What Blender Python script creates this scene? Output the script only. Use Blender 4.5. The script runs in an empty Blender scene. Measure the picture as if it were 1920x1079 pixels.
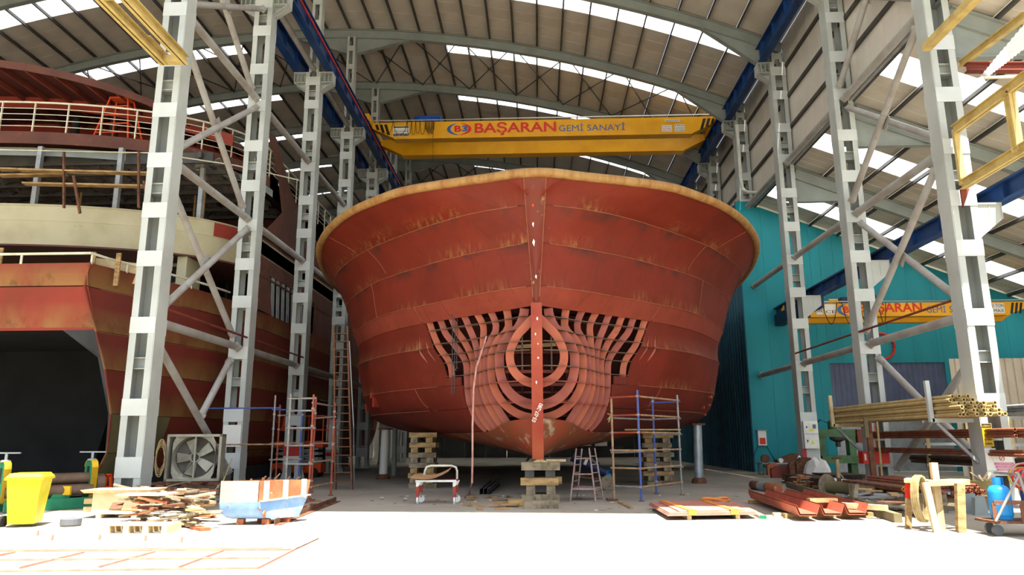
import bpy, math, random
from mathutils import Vector, Matrix, Euler
from math import sin, cos, pi, radians, sqrt, atan2
random.seed(7)
S = bpy.context.scene
COL = S.collection

# ---------------------------------------------------------------- camera
FPX, YAW, PITCH, ROLL, EYE = 1358.3, .034, .2085, -.0043, 1.5041
_cy, _sy, _cp, _sp = cos(YAW), sin(YAW), cos(PITCH), sin(PITCH)
FW = Vector((-_sy*_cp, _cy*_cp, _sp)); _r = Vector((_cy, _sy, 0)); _u = _r.cross(FW)
RT = _r*cos(ROLL)+_u*sin(ROLL); UP = -_r*sin(ROLL)+_u*cos(ROLL)
cam = bpy.data.cameras.new('camera'); camo = bpy.data.objects.new('camera', cam); COL.objects.link(camo)
cam.sensor_width = 36.0; cam.lens = FPX/1920*36.0; cam.clip_end = 500
camo.matrix_world = Matrix(((RT.x, UP.x, -FW.x, 0), (RT.y, UP.y, -FW.y, 0), (RT.z, UP.z, -FW.z, EYE), (0, 0, 0, 1)))
S.camera = camo
# ---------------------------------------------------------------- sky, sun, exposure
w = bpy.data.worlds.new('sky'); S.world = w; w.use_nodes = True
nt = w.node_tree; bg = nt.nodes['Background']
sky = nt.nodes.new('ShaderNodeTexSky'); sky.sky_type = 'NISHITA'; sky.sun_disc = False
sky.sun_elevation = radians(72); sky.sun_rotation = radians(150); sky.air_density = 1.2; sky.dust_density = 2.2; sky.ozone_density = 1.0
hs = nt.nodes.new('ShaderNodeHueSaturation'); hs.inputs['Saturation'].default_value = .65; nt.links.new(sky.outputs[0], hs.inputs['Color']); nt.links.new(hs.outputs[0], bg.inputs[0]); bg.inputs[1].default_value = 0.13
sun = bpy.data.lights.new('sun', 'SUN'); sun.energy = 8.0; sun.angle = radians(.6); sun.color = (1, .96, .88)
suno = bpy.data.objects.new('sun', sun); COL.objects.link(suno)
SUN_DIR = Vector((-.13, .33, -1)).normalized()
suno.rotation_euler = SUN_DIR.to_track_quat('-Z', 'Y').to_euler()
vs = S.view_settings; vs.view_transform = 'Standard'; vs.look = 'None'; vs.gamma = 1; vs.use_curve_mapping = False
vs.exposure = 1.7

# ---------------------------------------------------------------- helpers
O3 = Vector((0, 0, EYE))
def ray(x, y): return FW+RT*((x-960)/FPX)+UP*((539.5-y)/FPX)
def aY(x, y, Y): d = ray(x, y); return O3+d*(Y/d.y)
def aX(x, y, X): d = ray(x, y); return O3+d*(X/d.x)
def aZ(x, y, Z=0.0): d = ray(x, y); return O3+d*((Z-EYE)/d.z)
def V(*a): return Vector(a)

def srgb(c):
    if isinstance(c, str): c = [int(c[i:i+2], 16)/255 for i in (0, 2, 4)]
    return tuple((x/12.92 if x <= .04045 else ((x+.055)/1.055)**2.4) for x in c)+(1,)

class NT:
    def __init__(s, name):
        s.m = bpy.data.materials.new(name); s.m.use_nodes = True; s.t = s.m.node_tree; s.b = s.t.nodes['Principled BSDF']; s.b.inputs['Specular IOR Level'].default_value = .25
    def n(s, kind, **kw):
        x = s.t.nodes.new(kind)
        for k, v in kw.items(): setattr(x, k, v)
        return x
    def put(s, sock, v):
        if v is None: return
        if hasattr(v, 'is_output'): s.t.links.new(v, sock)
        else: sock.default_value = v
    def math(s, op, a, b=0.0, c=None, clamp=False):
        x = s.n('ShaderNodeMath', operation=op, use_clamp=clamp); s.put(x.inputs[0], a); s.put(x.inputs[1], b)
        if c is not None: s.put(x.inputs[2], c)
        return x.outputs[0]
    def mix(s, f, a, b, mode='MIX'):
        x = s.n('ShaderNodeMix', data_type='RGBA', blend_type=mode, clamp_factor=True)
        s.put(x.inputs[0], f); s.put(x.inputs[6], a); s.put(x.inputs[7], b); return x.outputs[2]
    def coord(s, scale=(1, 1, 1), kind='Object', rot=(0, 0, 0)):
        tc = s.n('ShaderNodeTexCoord'); mp = s.n('ShaderNodeMapping'); mp.inputs['Scale'].default_value = scale; mp.inputs['Rotation'].default_value = rot
        s.t.links.new(tc.outputs[kind], mp.inputs[0]); return mp.outputs[0]
    def noise(s, vec, scale=5, detail=5, rough=.55, dist=0.0):
        x = s.n('ShaderNodeTexNoise'); x.inputs['Scale'].default_value = scale; x.inputs['Detail'].default_value = detail
        x.inputs['Roughness'].default_value = rough; x.inputs['Distortion'].default_value = dist
        s.t.links.new(vec, x.inputs['Vector']); return x.outputs[0]
    def ramp(s, f, lo, hi, a=0.0, b=1.0):
        x = s.n('ShaderNodeMapRange'); s.put(x.inputs[0], f)
        x.inputs[1].default_value = lo; x.inputs[2].default_value = hi; x.inputs[3].default_value = a; x.inputs[4].default_value = b
        return x.outputs[0]
    def bump(s, h, dist=.01, strength=.5):
        x = s.n('ShaderNodeBump'); x.inputs['Distance'].default_value = dist; x.inputs['Strength'].default_value = strength
        s.t.links.new(h, x.inputs['Height']); s.t.links.new(x.outputs[0], s.b.inputs['Normal'])

def mat(name, c, c2=None, scale=3.0, rough=.6, metal=0.0, lo=.4, hi=.65, stretch=(1, 1, 1), bump=0.0, c3=None, lo3=.6, hi3=.7, scale3=9.0, tint=None):
    """colour c blotched with c2 (large noise) and c3 (sharp flecks, wear)"""
    t = NT(name); b = t.b
    b.inputs['Roughness'].default_value = rough; b.inputs['Specular IOR Level'].default_value = .3; b.inputs['Metallic'].default_value = metal
    col = srgb(c)
    if c2 is None and c3 is None: b.inputs['Base Color'].default_value = col; return t.m
    vec = t.coord(stretch); out = col
    if c2 is not None:
        n = t.noise(vec, scale, 5); out = t.mix(t.ramp(n, lo, hi), col, srgb(c2))
        if bump: t.bump(n, bump)
    if c3 is not None:
        n3 = t.noise(vec, scale3, 7, .65); out = t.mix(t.ramp(n3, lo3, hi3), out, srgb(c3))
    t.put(b.inputs['Base Color'], out); return t.m

class MB:
    def __init__(s): s.v = []; s.f = []
    def add(s, vs_, fs): o = len(s.v); s.v += [tuple(p) for p in vs_]; s.f += [tuple(i+o for i in f) for f in fs]; return s
    BF = [(0, 3, 2, 1), (4, 5, 6, 7), (0, 1, 5, 4), (1, 2, 6, 5), (2, 3, 7, 6), (3, 0, 4, 7)]
    def box(s, c, size, rot=None):
        hx, hy, hz = size[0]/2, size[1]/2, size[2]/2
        p = [Vector(q) for q in ((-hx, -hy, -hz), (hx, -hy, -hz), (hx, hy, -hz), (-hx, hy, -hz), (-hx, -hy, hz), (hx, -hy, hz), (hx, hy, hz), (-hx, hy, hz))]
        if rot is not None:
            R = rot if isinstance(rot, Matrix) else Euler(rot).to_matrix(); p = [R @ q for q in p]
        c = Vector(c); return s.add([q+c for q in p], MB.BF)
    def span(s, x0, x1, y0, y1, z0, z1): return s.box(((x0+x1)/2, (y0+y1)/2, (z0+z1)/2), (abs(x1-x0), abs(y1-y0), abs(z1-z0)))
    @staticmethod
    def frame(d, up=None):
        d = Vector(d).normalized()
        up = Vector(up) if up is not None else (Vector((0, 0, 1)) if abs(d.z) < .95 else Vector((0, 1, 0)))
        a = d.cross(up).normalized(); b = a.cross(d).normalized(); return a, b
    def bar(s, p0, p1, w, h, up=None):
        p0, p1 = Vector(p0), Vector(p1); a, b = MB.frame(p1-p0, up); a = a*(w/2); b = b*(h/2)
        q = [p0-a-b, p0+a-b, p0+a+b, p0-a+b, p1-a-b, p1+a-b, p1+a+b, p1-a+b]
        return s.add(q, MB.BF)
    def ibeam(s, p0, p1, w, h, t=.02, tf=.025, up=None):
        p0, p1 = Vector(p0), Vector(p1); a, b = MB.frame(p1-p0, up)
        s.bar(p0, p1, t, h, up)
        for k in (-1, 1): s.bar(p0+b*(k*(h/2-tf/2)), p1+b*(k*(h/2-tf/2)), w, tf, up)
        return s
    def tube(s, p0, p1, r, n=10, r1=None, cap=True):
        p0, p1 = Vector(p0), Vector(p1); r1 = r if r1 is None else r1; a, b = MB.frame(p1-p0)
        ring = [a*cos(2*pi*i/n)+b*sin(2*pi*i/n) for i in range(n)]
        q = [p0+k*r for k in ring]+[p1+k*r1 for k in ring]
        f = [(i, (i+1) % n, n+(i+1) % n, n+i) for i in range(n)]
        if cap: f += [tuple(range(n-1, -1, -1)), tuple(range(n, 2*n))]
        return s.add(q, f)
    def pipe(s, p0, p1, R, r, n=10):
        p0, p1 = Vector(p0), Vector(p1); a, b = MB.frame(p1-p0)
        ring = [a*cos(2*pi*i/n)+b*sin(2*pi*i/n) for i in range(n)]
        q = [p0+k*R for k in ring]+[p1+k*R for k in ring]+[p0+k*r for k in ring]+[p1+k*r for k in ring]
        f = []
        for i in range(n):
            j = (i+1) % n
            f += [(i, j, n+j, n+i), (2*n+j, 2*n+i, 3*n+i, 3*n+j), (j, i, 2*n+i, 2*n+j), (n+i, n+j, 3*n+j, 3*n+i)]
        return s.add(q, f)
    def path(s, pts, r, n=8, closed=False):
        pts = [Vector(p) for p in pts]; m = len(pts); q = []; pa = None
        for i, p in enumerate(pts):
            d = (pts[(i+1) % m]-pts[i-1]) if closed else (pts[min(i+1, m-1)]-pts[max(i-1, 0)])
            if d.length < 1e-9: d = Vector((0, 0, 1))
            d.normalize()
            if pa is None: a, b = MB.frame(d)
            else:
                a = pa-d*pa.dot(d)
                a = a.normalized() if a.length > 1e-6 else MB.frame(d)[0]
                b = d.cross(a)
            pa = a; rr = r[i] if isinstance(r, (list, tuple)) else r
            q += [p+a*(rr*cos(2*pi*k/n))+b*(rr*sin(2*pi*k/n)) for k in range(n)]
        f = []
        for i in range(m if closed else m-1):
            for k in range(n):
                j = ((i+1) % m)*n; f.append((i*n+k, i*n+(k+1) % n, j+(k+1) % n, j+k))
        if not closed: f += [tuple(range(n-1, -1, -1)), tuple(range((m-1)*n, m*n))]
        return s.add(q, f)
    def lathe(s, c, prof, n=16, axis='z'):
        c = Vector(c); q = []; f = []; m = len(prof)
        for r, h in prof:
            for k in range(n):
                x, y = r*cos(2*pi*k/n), r*sin(2*pi*k/n)
                q.append(c+(Vector((x, y, h)) if axis == 'z' else Vector((x, h, y)) if axis == 'y' else Vector((h, x, y))))
        for i in range(m-1):
            for k in range(n): f.append((i*n+k, i*n+(k+1) % n, (i+1)*n+(k+1) % n, (i+1)*n+k))
        f += [tuple(range(n-1, -1, -1)), tuple(range((m-1)*n, m*n))]
        return s.add(q, f)
    def prism(s, poly, vec):
        vec = Vector(vec); m = len(poly); q = [Vector(p) for p in poly]; q += [p+vec for p in q]
        f = [tuple(range(m-1, -1, -1)), tuple(range(m, 2*m))]+[(i, (i+1) % m, m+(i+1) % m, m+i) for i in range(m)]
        return s.add(q, f)
    def grid(s, rows):
        m = len(rows[0]); q = [p for r_ in rows for p in r_]
        return s.add(q, [(i*m+j, i*m+j+1, (i+1)*m+j+1, (i+1)*m+j) for i in range(len(rows)-1) for j in range(m-1)])
    def sheet(s, rows, t):
        """grid of points given thickness t (vector or per-point function)"""
        n, m = len(rows), len(rows[0]); P = [[Vector(p) for p in r_] for r_ in rows]
        tv = t if callable(t) else (lambda i, j: Vector(t))
        q = [p for r_ in P for p in r_]; q += [P[i][j]+tv(i, j) for i in range(n) for j in range(m)]; N = n*m; f = []
        for i in range(n-1):
            for j in range(m-1):
                a, b, c, d = i*m+j, i*m+j+1, (i+1)*m+j+1, (i+1)*m+j
                f += [(a, b, c, d), (N+d, N+c, N+b, N+a)]
        for i in range(n-1):
            for j in (0, m-1):
                a, b = i*m+j, (i+1)*m+j; f.append((a, b, N+b, N+a) if j == 0 else (b, a, N+a, N+b))
        for j in range(m-1):
            for i in (0, n-1):
                a, b = i*m+j, i*m+j+1; f.append((b, a, N+a, N+b) if i == 0 else (a, b, N+b, N+a))
        return s.add(q, f)
    def mesh(s, name, material, off=(0, 0, 0), smooth=False):
        me = bpy.data.meshes.new(name); o = Vector(off)
        me.from_pydata([tuple(Vector(p)-o) for p in s.v], [], s.f); me.update()
        import bmesh
        bm = bmesh.new(); bm.from_mesh(me); bmesh.ops.recalc_face_normals(bm, faces=bm.faces); bm.to_mesh(me); bm.free()
        if material: me.materials.append(MT[material] if isinstance(material, str) else material)
        if smooth:
            me.polygons.foreach_set('use_smooth', [True]*len(me.polygons)); me.set_sharp_from_angle(angle=radians(40))
        return me
    def build(s, name, material, parent=None, smooth=False, label=None, cat=None, group=None, kind=None):
        if parent is None:
            xs, ys, zs = zip(*s.v); off = ((min(xs)+max(xs))/2, (min(ys)+max(ys))/2, min(zs))
            o = bpy.data.objects.new(name, s.mesh(name, material, off, smooth)); COL.objects.link(o); o.location = off
        else:
            o = bpy.data.objects.new(name, s.mesh(name, material, (0, 0, 0), smooth)); COL.objects.link(o); attach(o, parent)
        return tag(o, label, cat, group, kind)

def world_off(o):
    L = Vector(o.location)
    return L if o.parent is None else Vector((0, 0, 0))
def attach(o, parent):
    """child meshes are written in world coordinates: undo the parent's own offset"""
    o.parent = parent
    if parent.parent is None: o.matrix_parent_inverse = Matrix.Translation(-Vector(parent.location))
def tag(o, label=None, cat=None, group=None, kind=None):
    if label: o['label'] = label
    if cat: o['category'] = cat
    if group: o['group'] = group
    if kind: o['kind'] = kind
    return o
def thing(name, loc, label, cat, group=None, kind=None):
    o = bpy.data.objects.new(name, None); COL.objects.link(o); o.location = loc; o.empty_display_size = .2
    return tag(o, label, cat, group, kind)
def copy_tree(root, loc, rz=None, label=None, group=None):
    def cp(o, parent):
        c = o.copy(); COL.objects.link(c)
        if parent: c.parent = parent; c.matrix_parent_inverse = o.matrix_parent_inverse.copy()
        for ch in kids.get(o, []): cp(ch, c)
        return c
    kids = {}
    for o in list(root.children_recursive): kids.setdefault(o.parent, []).append(o)
    r_ = cp(root, None); r_.location = loc
    if rz is not None: r_.rotation_euler = (0, 0, rz)
    if label: r_['label'] = label
    if group: r_['group'] = group
    return r_
HM = {}; HR = .04
def cells(cx, cy, L, w_, yaw):
    c, s_ = cos(yaw), sin(yaw); r_ = (abs(L*c)+abs(w_*s_))/2; q = (abs(L*s_)+abs(w_*c))/2; out = []
    for i in range(int((cx-r_)/HR)-1, int((cx+r_)/HR)+2):
        for j in range(int((cy-q)/HR)-1, int((cy+q)/HR)+2):
            dx, dy = i*HR-cx, j*HR-cy
            if abs(dx*c+dy*s_) <= L/2+HR*.6 and abs(-dx*s_+dy*c) <= w_/2+HR*.6: out.append((i, j))
    return out
def rest_on(cx, cy, L, w_, h_, yaw, limit=9):
    """height at which a flat piece rests on what already lies there; None if blocked"""
    cs = cells(cx, cy, L, w_, yaw); hs_ = [HM.get(k, 0) for k in cs]; z = max([q for q in hs_ if q < 50] if limit > 50 else hs_, default=0)
    if z > limit: return None
    for k in cs: HM[k] = z+h_+.002
    return z+.001
def block(x0, x1, y0, y1, h_=99):
    for i in range(int(x0/HR)-1, int(x1/HR)+2):
        for j in range(int(y0/HR)-1, int(y1/HR)+2): HM[(i, j)] = max(HM.get((i, j), 0), h_)
def pchip(xs, ys):
    n = len(xs); h = [xs[i+1]-xs[i] for i in range(n-1)]; d = [(ys[i+1]-ys[i])/h[i] for i in range(n-1)]; m = [0]*n
    m[0], m[-1] = d[0], d[-1]
    for i in range(1, n-1):
        if d[i-1]*d[i] > 0:
            w1, w2 = 2*h[i]+h[i-1], h[i]+2*h[i-1]; m[i] = (w1+w2)/(w1/d[i-1]+w2/d[i])
    def f(x):
        if x <= xs[0]: return ys[0]
        if x >= xs[-1]: return ys[-1]
        i = max(k for k in range(n-1) if xs[k] <= x); t = (x-xs[i])/h[i]
        return (1+2*t)*(1-t)**2*ys[i]+t*(1-t)**2*h[i]*m[i]+t*t*(3-2*t)*ys[i+1]+t*t*(t-1)*h[i]*m[i+1]
    return f

# ---------------------------------------------------------------- materials
MT = {}
MT['concrete'] = mat('concrete', 'a09a8c', '8a8172', .35, .85, lo=.35, hi=.7, c3='6d6252', lo3=.6, hi3=.75, scale3=1.6)
MT['column'] = mat('column_paint', 'aeb3ae', 'a0a49e', .8, .5, c3='8a8882', lo3=.68, hi3=.76, scale3=3)
MT['batten'] = mat('batten_lit_tone', 'bcc1bd', 'b0b4af', .8, .5)  # lighter than the posts, carrying the brighter lit front faces in the colour
MT['steelgrey'] = mat('steel_grey_paint', '868d88', '7b817c', 1.2, .55)
MT['tube'] = mat('tube_paint', 'a2a19c', '938c84', 1.5, .5, c3='7f7468', lo3=.62, hi3=.72, scale3=4)
MT['darksteel'] = mat('dark_purlin_steel', '4a4844', '3c3a37', 2, .6)
MT['roofsheet'] = mat('roof_sheet', 'c2bbae', 'b4ac9e', .8, .55)
MT['wallsheet'] = mat('wall_sheet', 'd4cec2', 'c6bfb1', .5, .3)
MT['blue'] = mat('blue_rail_paint', '1c3f74', '17315c', 2, .45)
MT['red'] = mat('red_paint', 'b02a24', '8f221d', 2, .5)
MT['crane'] = mat('crane_yellow', 'e0a410', 'd49608', 1, .45)
MT['white'] = mat('white_paint', 'dcdcd4', 'c8c6ba', 3, .5)
MT['black'] = mat('black_paint', '141414', rough=.6)
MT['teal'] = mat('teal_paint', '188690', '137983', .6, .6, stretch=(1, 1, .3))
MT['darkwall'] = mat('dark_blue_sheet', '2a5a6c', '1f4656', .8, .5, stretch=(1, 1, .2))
MT['cream'] = mat('cream_beam_paint', 'c2ac6c', 'ab9358', 2.5, .6, c3='8a6a3c', lo3=.66, hi3=.74, scale3=5)
MT['shutter'] = mat('shutter_grey', '565d74', '4d5369', 1, .5)
MT['creamsheet'] = mat('cream_sheet', 'b7aa96', 'a89a84', 1, .6)
MT['darkred'] = mat('dark_red_primer', '7a3a2c', '5e2b22', 1.2, .7)
MT['wood'] = mat('timber', 'a88a5c', '7f6440', 3, .8, stretch=(1, 1, 4), c3='5d482f', lo3=.6, hi3=.7)
MT['oldwood'] = mat('weathered_timber', '8d8069', '6a5d49', 4, .85, c3='453b2e', lo3=.58, hi3=.7)
MT['palewood'] = mat('pale_timber', 'c8b48c', 'ad946c', 3, .8, c3='8a6c44', lo3=.62, hi3=.72)
MT['rust'] = mat('rusty_steel', '6b4632', '4c3226', 4, .8, c3='8a5a3a', lo3=.55, hi3=.7)
MT['galv'] = mat('galvanised', '9a9c9a', '85888a', 3, .45, .3)
MT['rubber'] = mat('black_rubber', '1c1b1a', rough=.8)
sk = NT('skylight'); sk.t.nodes.remove(sk.b)
_o = sk.t.nodes['Material Output']; _tr = sk.n('ShaderNodeBsdfTranslucent'); _tr.inputs[0].default_value = (.92, .94, .96, 1)
_df = sk.n('ShaderNodeBsdfDiffuse'); _df.inputs[0].default_value = (.8, .8, .8, 1); _ms = sk.n('ShaderNodeMixShader'); _ms.inputs[0].default_value = .25
sk.t.links.new(_tr.outputs[0], _ms.inputs[1]); sk.t.links.new(_df.outputs[0], _ms.inputs[2]); sk.t.links.new(_ms.outputs[0], _o.inputs[0])
MT['skylight'] = sk.m
# ================================================================ the hall
XL, XR, D0, BAY = -10.03, 10.87, 18.2, 6.0
NF = 9; TY = 35.8
FY = [D0+BAY*k for k in range(NF)]            # frame positions
BACK = FY[-1]+.6; FRONT = 8.7
def roofz(x): return 23.95-(x+12)**2/108
MB().span(-90, 90, -70, 110, -.3, 0).build('floor', 'concrete', kind='structure')

ceil = thing('ceiling', (0, 30, 23), 'grey curved metal roof of the hall with skylight strips', 'roof', kind='structure'); del ceil['category']
PX = [-36.2+1.3*i for i in range(37)]           # purlin lines
PX = [x for x in PX if x < 11.3]+[11.25]
for x in PX[:-1]:
    sl = atan2(-(x+12)/54, 1)
    m = MB(); a = (0, FRONT, 0)
    m.bar((x, FRONT, roofz(x)+.13), (x, BACK, roofz(x)+.13), .07, .2, up=(-sin(sl), 0, cos(sl)))
    m.build('purlin', 'darksteel', ceil)
sky_x = lambda x: -4.7 < x < 10.2 or -28 < x < -16.8
rest = MB(); pan_cache = {}
def panel_mesh(wid, ln, material, t=.05):
    k = (round(wid, 2), round(ln, 2), material)
    if k not in pan_cache:
        m = MB(); m.box((0, 0, 0), (wid-.012, ln-.012, t))
        if material == 'roofsheet':
            for i in range(1, 4): m.box((0, -ln/2+ln*i/4, -t/2-.006), (wid-.02, .012, .012))
        pan_cache[k] = m.mesh('roof_panel', material)
    return pan_cache[k]
for i in range(len(PX)-1):
    x0, x1 = PX[i], PX[i+1]; z0, z1 = roofz(x0)+.26, roofz(x1)+.26
    xm, zm = (x0+x1)/2, (z0+z1)/2; ang = -atan2(z1-z0, x1-x0); wid = sqrt((x1-x0)**2+(z1-z0)**2)
    spans = [(FRONT, FY[0])]+[(y, y+BAY) for y in FY[:-1]]+[(FY[-1], BACK)]
    for (ya, yb) in spans:
        k = round((ya-D0)/BAY)
        pieces = [(ya, yb, 'roofsheet')]
        if sky_x(xm) and yb-ya > 5:
            s0 = (yb-BAY)+.95; pieces = [(ya, s0, 'roofsheet'), (s0, s0+1.25, 'skylight'), (s0+1.25, yb, 'roofsheet')]
        for (p, q, mt) in pieces:
            near = (2 <= k <= 4 and xm > -29)
            if mt == 'skylight' and k >= 1 or (near and mt == 'roofsheet'):
                o = bpy.data.objects.new('skylight_pane' if mt == 'skylight' else 'roof_panel', panel_mesh(wid, q-p, mt)); COL.objects.link(o)
                attach(o, ceil); o.location = (xm, (p+q)/2, zm); o.rotation_euler = (0, ang, 0)
                if mt == 'skylight': o['label'] = 'milky translucent skylight pane'
            elif mt == 'skylight':
                o = bpy.data.objects.new('skylight_pane', panel_mesh(wid, q-p, mt)); COL.objects.link(o); attach(o, ceil); o.location = (xm, (p+q)/2, zm); o.rotation_euler = (0, ang, 0)
            else: rest.box((xm, (p+q)/2, zm), (wid-.01, q-p-.01, .05), (0, ang, 0))
rest.build('roof_sheeting', 'roofsheet', ceil, kind='stuff')

# arches
ORD = ['first', 'second', 'third', 'fourth', 'fifth', 'sixth', 'seventh', 'eighth', 'ninth']
def make_arch(Y):
    t = thing('roof_arch', (XL, Y, roofz(XL)-.5), 'grey curved steel roof arch over the '+ORD[FY.index(Y)]+' pair of columns', 'roof beam', 'roof arches of the hall')
    m = MB(); n = 30; xs = [-36+(11.2+36)*i/n for i in range(n+1)]
    lo = [(x, Y, roofz(x)-.5) for x in xs]; hi = [(x, Y, roofz(x)+.02) for x in xs]
    m.sheet([[(x, Y-.012, z) for x, _, z in lo], [(x, Y-.012, z) for x, _, z in hi]], (0, .024, 0)); m.build('web', 'steelgrey', t)
    for nm, z in (('bottom_flange', -.5), ('top_flange', 0)):
        MB().sheet([[(x, Y-.14, roofz(x)+z) for x in xs], [(x, Y+.14, roofz(x)+z) for x in xs]], (0, 0, .025)).build(nm, 'steelgrey', t)
    for xs_, xe, dz in ((XL+.25, XL+3.2, .95), (XL-.25, XL-3.2, .95), (10.75, 7.6, 1.15)):
        z0 = roofz(xs_)-.5; z1 = roofz(xe)-.48; m = MB()
        m.prism([(xs_, Y-.012, z0+.03), (xs_, Y-.012, z0-dz), (xe, Y-.012, z1)], (0, .024, 0))
        m.bar((xs_, Y, z0-dz), (xe, Y, z1), .28, .03, up=(0, 0, 1)); m.build('haunch', 'steelgrey', t)
    return t
for Y in FY: make_arch(Y)
# roof cross bracing
def rods(k, xs):
    t = thing('roof_bracing', (xs[0], FY[k], roofz(xs[0])), 'thin crossed steel bracing rods under the roof between two arches', 'bracing', 'crossed roof bracing')
    for a, b in zip(xs[:-1], xs[1:]):
        m = MB()
        m.tube((a, FY[k]+.1, roofz(a)-.05), (b, FY[k+1]-.1, roofz(b)-.05), .035, 6); m.build('rod', 'darksteel', t)
        m = MB(); m.tube((b, FY[k]+.1, roofz(b)-.1), (a, FY[k+1]-.1, roofz(a)-.1), .035, 6); m.build('rod', 'darksteel', t)
        c = ((a+b)/2, (FY[k]+FY[k+1])/2, (roofz(a)+roofz(b))/2-.08); MB().box(c, (.22, .22, .03)).build('gusset_plate', 'darksteel', t)
    return t
rods(3, [-10+2.95*i for i in range(8)]); rods(6, [-10+2.95*i for i in range(8)]); rods(3, [-28+2.95*i for i in range(7)]); rods(1, [-28+2.95*i for i in range(7)])

# columns
BAT = [.9, 2.36, 4.43, 6.18, 7.5, 8.9, 10.35, 11.85, 13.4, 14.85, 16.4, 17.55]; STR = [3.47, 8.15, 11.15, 14.1, 17.0]
CW, CD = .66, .52
def make_column(X, Y, sides, top_h, label, group, detail=True):
    t = thing('steel_column', (X, Y, 0), label, 'column', group)
    for s_ in (-1, 1):
        m = MB(); x = X+s_*(CW/2-.01); m.span(x-.01, x+.01, Y-CD/2, Y+CD/2, .04, 18.0)
        for q in (-1, 1): m.span(X+s_*(CW/2-.18), X+s_*(CW/2-.02), Y+q*(CD/2)-.011, Y+q*(CD/2)+.011, .04, 18.0)
        m.build('post', 'column', t)
    for z in BAT:
        for q in (-1, 1): MB().box((X, Y+q*(CD/2+.018), z), (CW, .014, .42 if z > 1 else .5)).build('batten_plate', 'batten', t)
    for z in STR: MB().ibeam((X-CW/2+.03, Y, z), (X+CW/2-.03, Y, z), .3, .3).build('cross_strut', 'column', t)
    m = MB(); m.box((X, Y, .02), (.84, .6, .04))
    for s_ in (-1, 1):
        for q in (-1, 1): m.prism([(X+s_*CW/2, Y+q*.2, .04), (X+s_*(CW/2+.1), Y+q*.2, .04), (X+s_*CW/2, Y+q*.2, .38)], (0, .02, 0))
    m.build('base_plate', 'column', t)
    for s_ in sides:
        m = MB(); xi, xo = X+s_*CW/2, X+s_*(CW/2+.56)
        m.prism([(xi, Y-.01, 17.97), (xo, Y-.01, 17.97), (xo, Y-.01, 17.5), (xi+s_*.12, Y-.01, 17.16), (xi, Y-.01, 17.1)], (0, .02, 0))
        m.span(xi, xo, Y-.27, Y+.27, 17.95, 17.99); m.span(xi, xo, Y-.24, Y+.24, 17.49, 17.52); m.prism([(xo, Y-.2, 17.5), (xi, Y-.2, 17.1), (xi, Y-.2, 17.125), (xo, Y-.2, 17.525)], (0, .4, 0))
        for xx in (.02, .36, .68, .985): m.box((xi+(xo-xi)*xx, Y, 17.735), (.016, .48, .45))
        m.build('corbel', 'column', t)
    # narrower upper column
    if top_h:
        w2 = .44; zt = top_h; m = MB(); u = MB()
        for s_ in (-1, 1): m.span(X+s_*w2/2-.01, X+s_*w2/2+.01, Y-.2, Y+.2, 18, zt); m.span(X+s_*w2/2-s_*.12, X+s_*w2/2, Y-.22, Y-.2, 18, zt); m.span(X+s_*w2/2-s_*.12, X+s_*w2/2, Y+.2, Y+.22, 18, zt)
        m.build('upper_post', 'column', t)
        z = 18.3
        while z < zt: u.box((X, Y-.225, z), (w2, .014, .3)); u.box((X, Y+.225, z), (w2, .014, .3)); z += 1.1
        u.build('upper_batten_plate', 'column', t)
    return t
colL = []; colR = []
g1 = 'columns between the two halls'; g2 = 'columns along the right wall'
for k, Y in enumerate(FY):
    if k > 6: break
    lab = {0: 'white battened steel column with two cream beams fixed to its front',
           1: 'grey battened steel column ending the tubes of the big cross bracing, behind the rusty scrap skip'}.get(k, 'grey '+ORD[k]+' battened steel column of the middle row with corbels on both sides')
    colL.append(make_column(XL, Y, (-1, 1), roofz(XL)-.5, lab, g1))
for k, Y in enumerate(FY):
    if k > 6: break
    lab = {0: 'white battened steel column beside the pipe rack with a pink notice', 1: 'grey battened steel column behind the pipe rack, in front of the teal wall',
           2: 'grey battened steel column with white electric cabinets'}.get(k, 'grey '+ORD[k]+' battened steel column of the right row against the cream wall')
    colR.append(make_column(XR, Y, (-1,), roofz(XR)-.6, lab, g2))
# annex corbels on the right columns
for k in range(3):
    Y = FY[k]; m = MB(); xi, xo = XR+CW/2, XR+CW/2+.62
    for q in (-.22, .22): m.prism([(xi, Y+q, 7.35), (xo, Y+q, 7.35), (xo, Y+q, 6.95), (xi, Y+q, 6.45)], (0, .016, 0))
    m.span(xi, xo, Y-.25, Y+.25, 7.33, 7.37); m.span(xo-.02, xo, Y-.24, Y+.24, 6.95, 7.35); m.box(((xi+xo)/2, Y, 7.1), (.016, .46, .5))
    m.build('annex_corbel', 'column', colR[k])

# brace tubes
def brace(p0, p1, r=.11, label=None, group='brace tubes', m_='tube'):
    p0, p1 = Vector(p0), Vector(p1); d = (p1-p0).normalized()
    t = thing('brace_tube', p0, label, 'tube', group)
    MB().tube(p0+d*.1, p1-d*.1, r, 14).build('tube', m_, t, smooth=True)
    for p, s_ in ((p0, 1), (p1, -1)):
        m = MB(); m.tube(p+d*(s_*.02), p+d*(s_*.14), r*1.45, 4); m.tube(p+d*(s_*.12), p+d*(s_*.24), r*1.12, 12); m.build('end_flange', m_, t)
    return t
HZ = [4.62, 9.12, 13.65]; LEV = ['lowest', 'middle', 'top']; OF = CD/2+.05
for k in range(5):
    for z, lv_ in zip(HZ, LEV): brace((XL, FY[k]+OF, z), (XL, FY[k+1]-OF, z), .12, lv_+' horizontal tube between the '+ORD[k]+' and '+ORD[k+1]+' columns of the middle row', 'horizontal tubes of the middle row')
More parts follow.
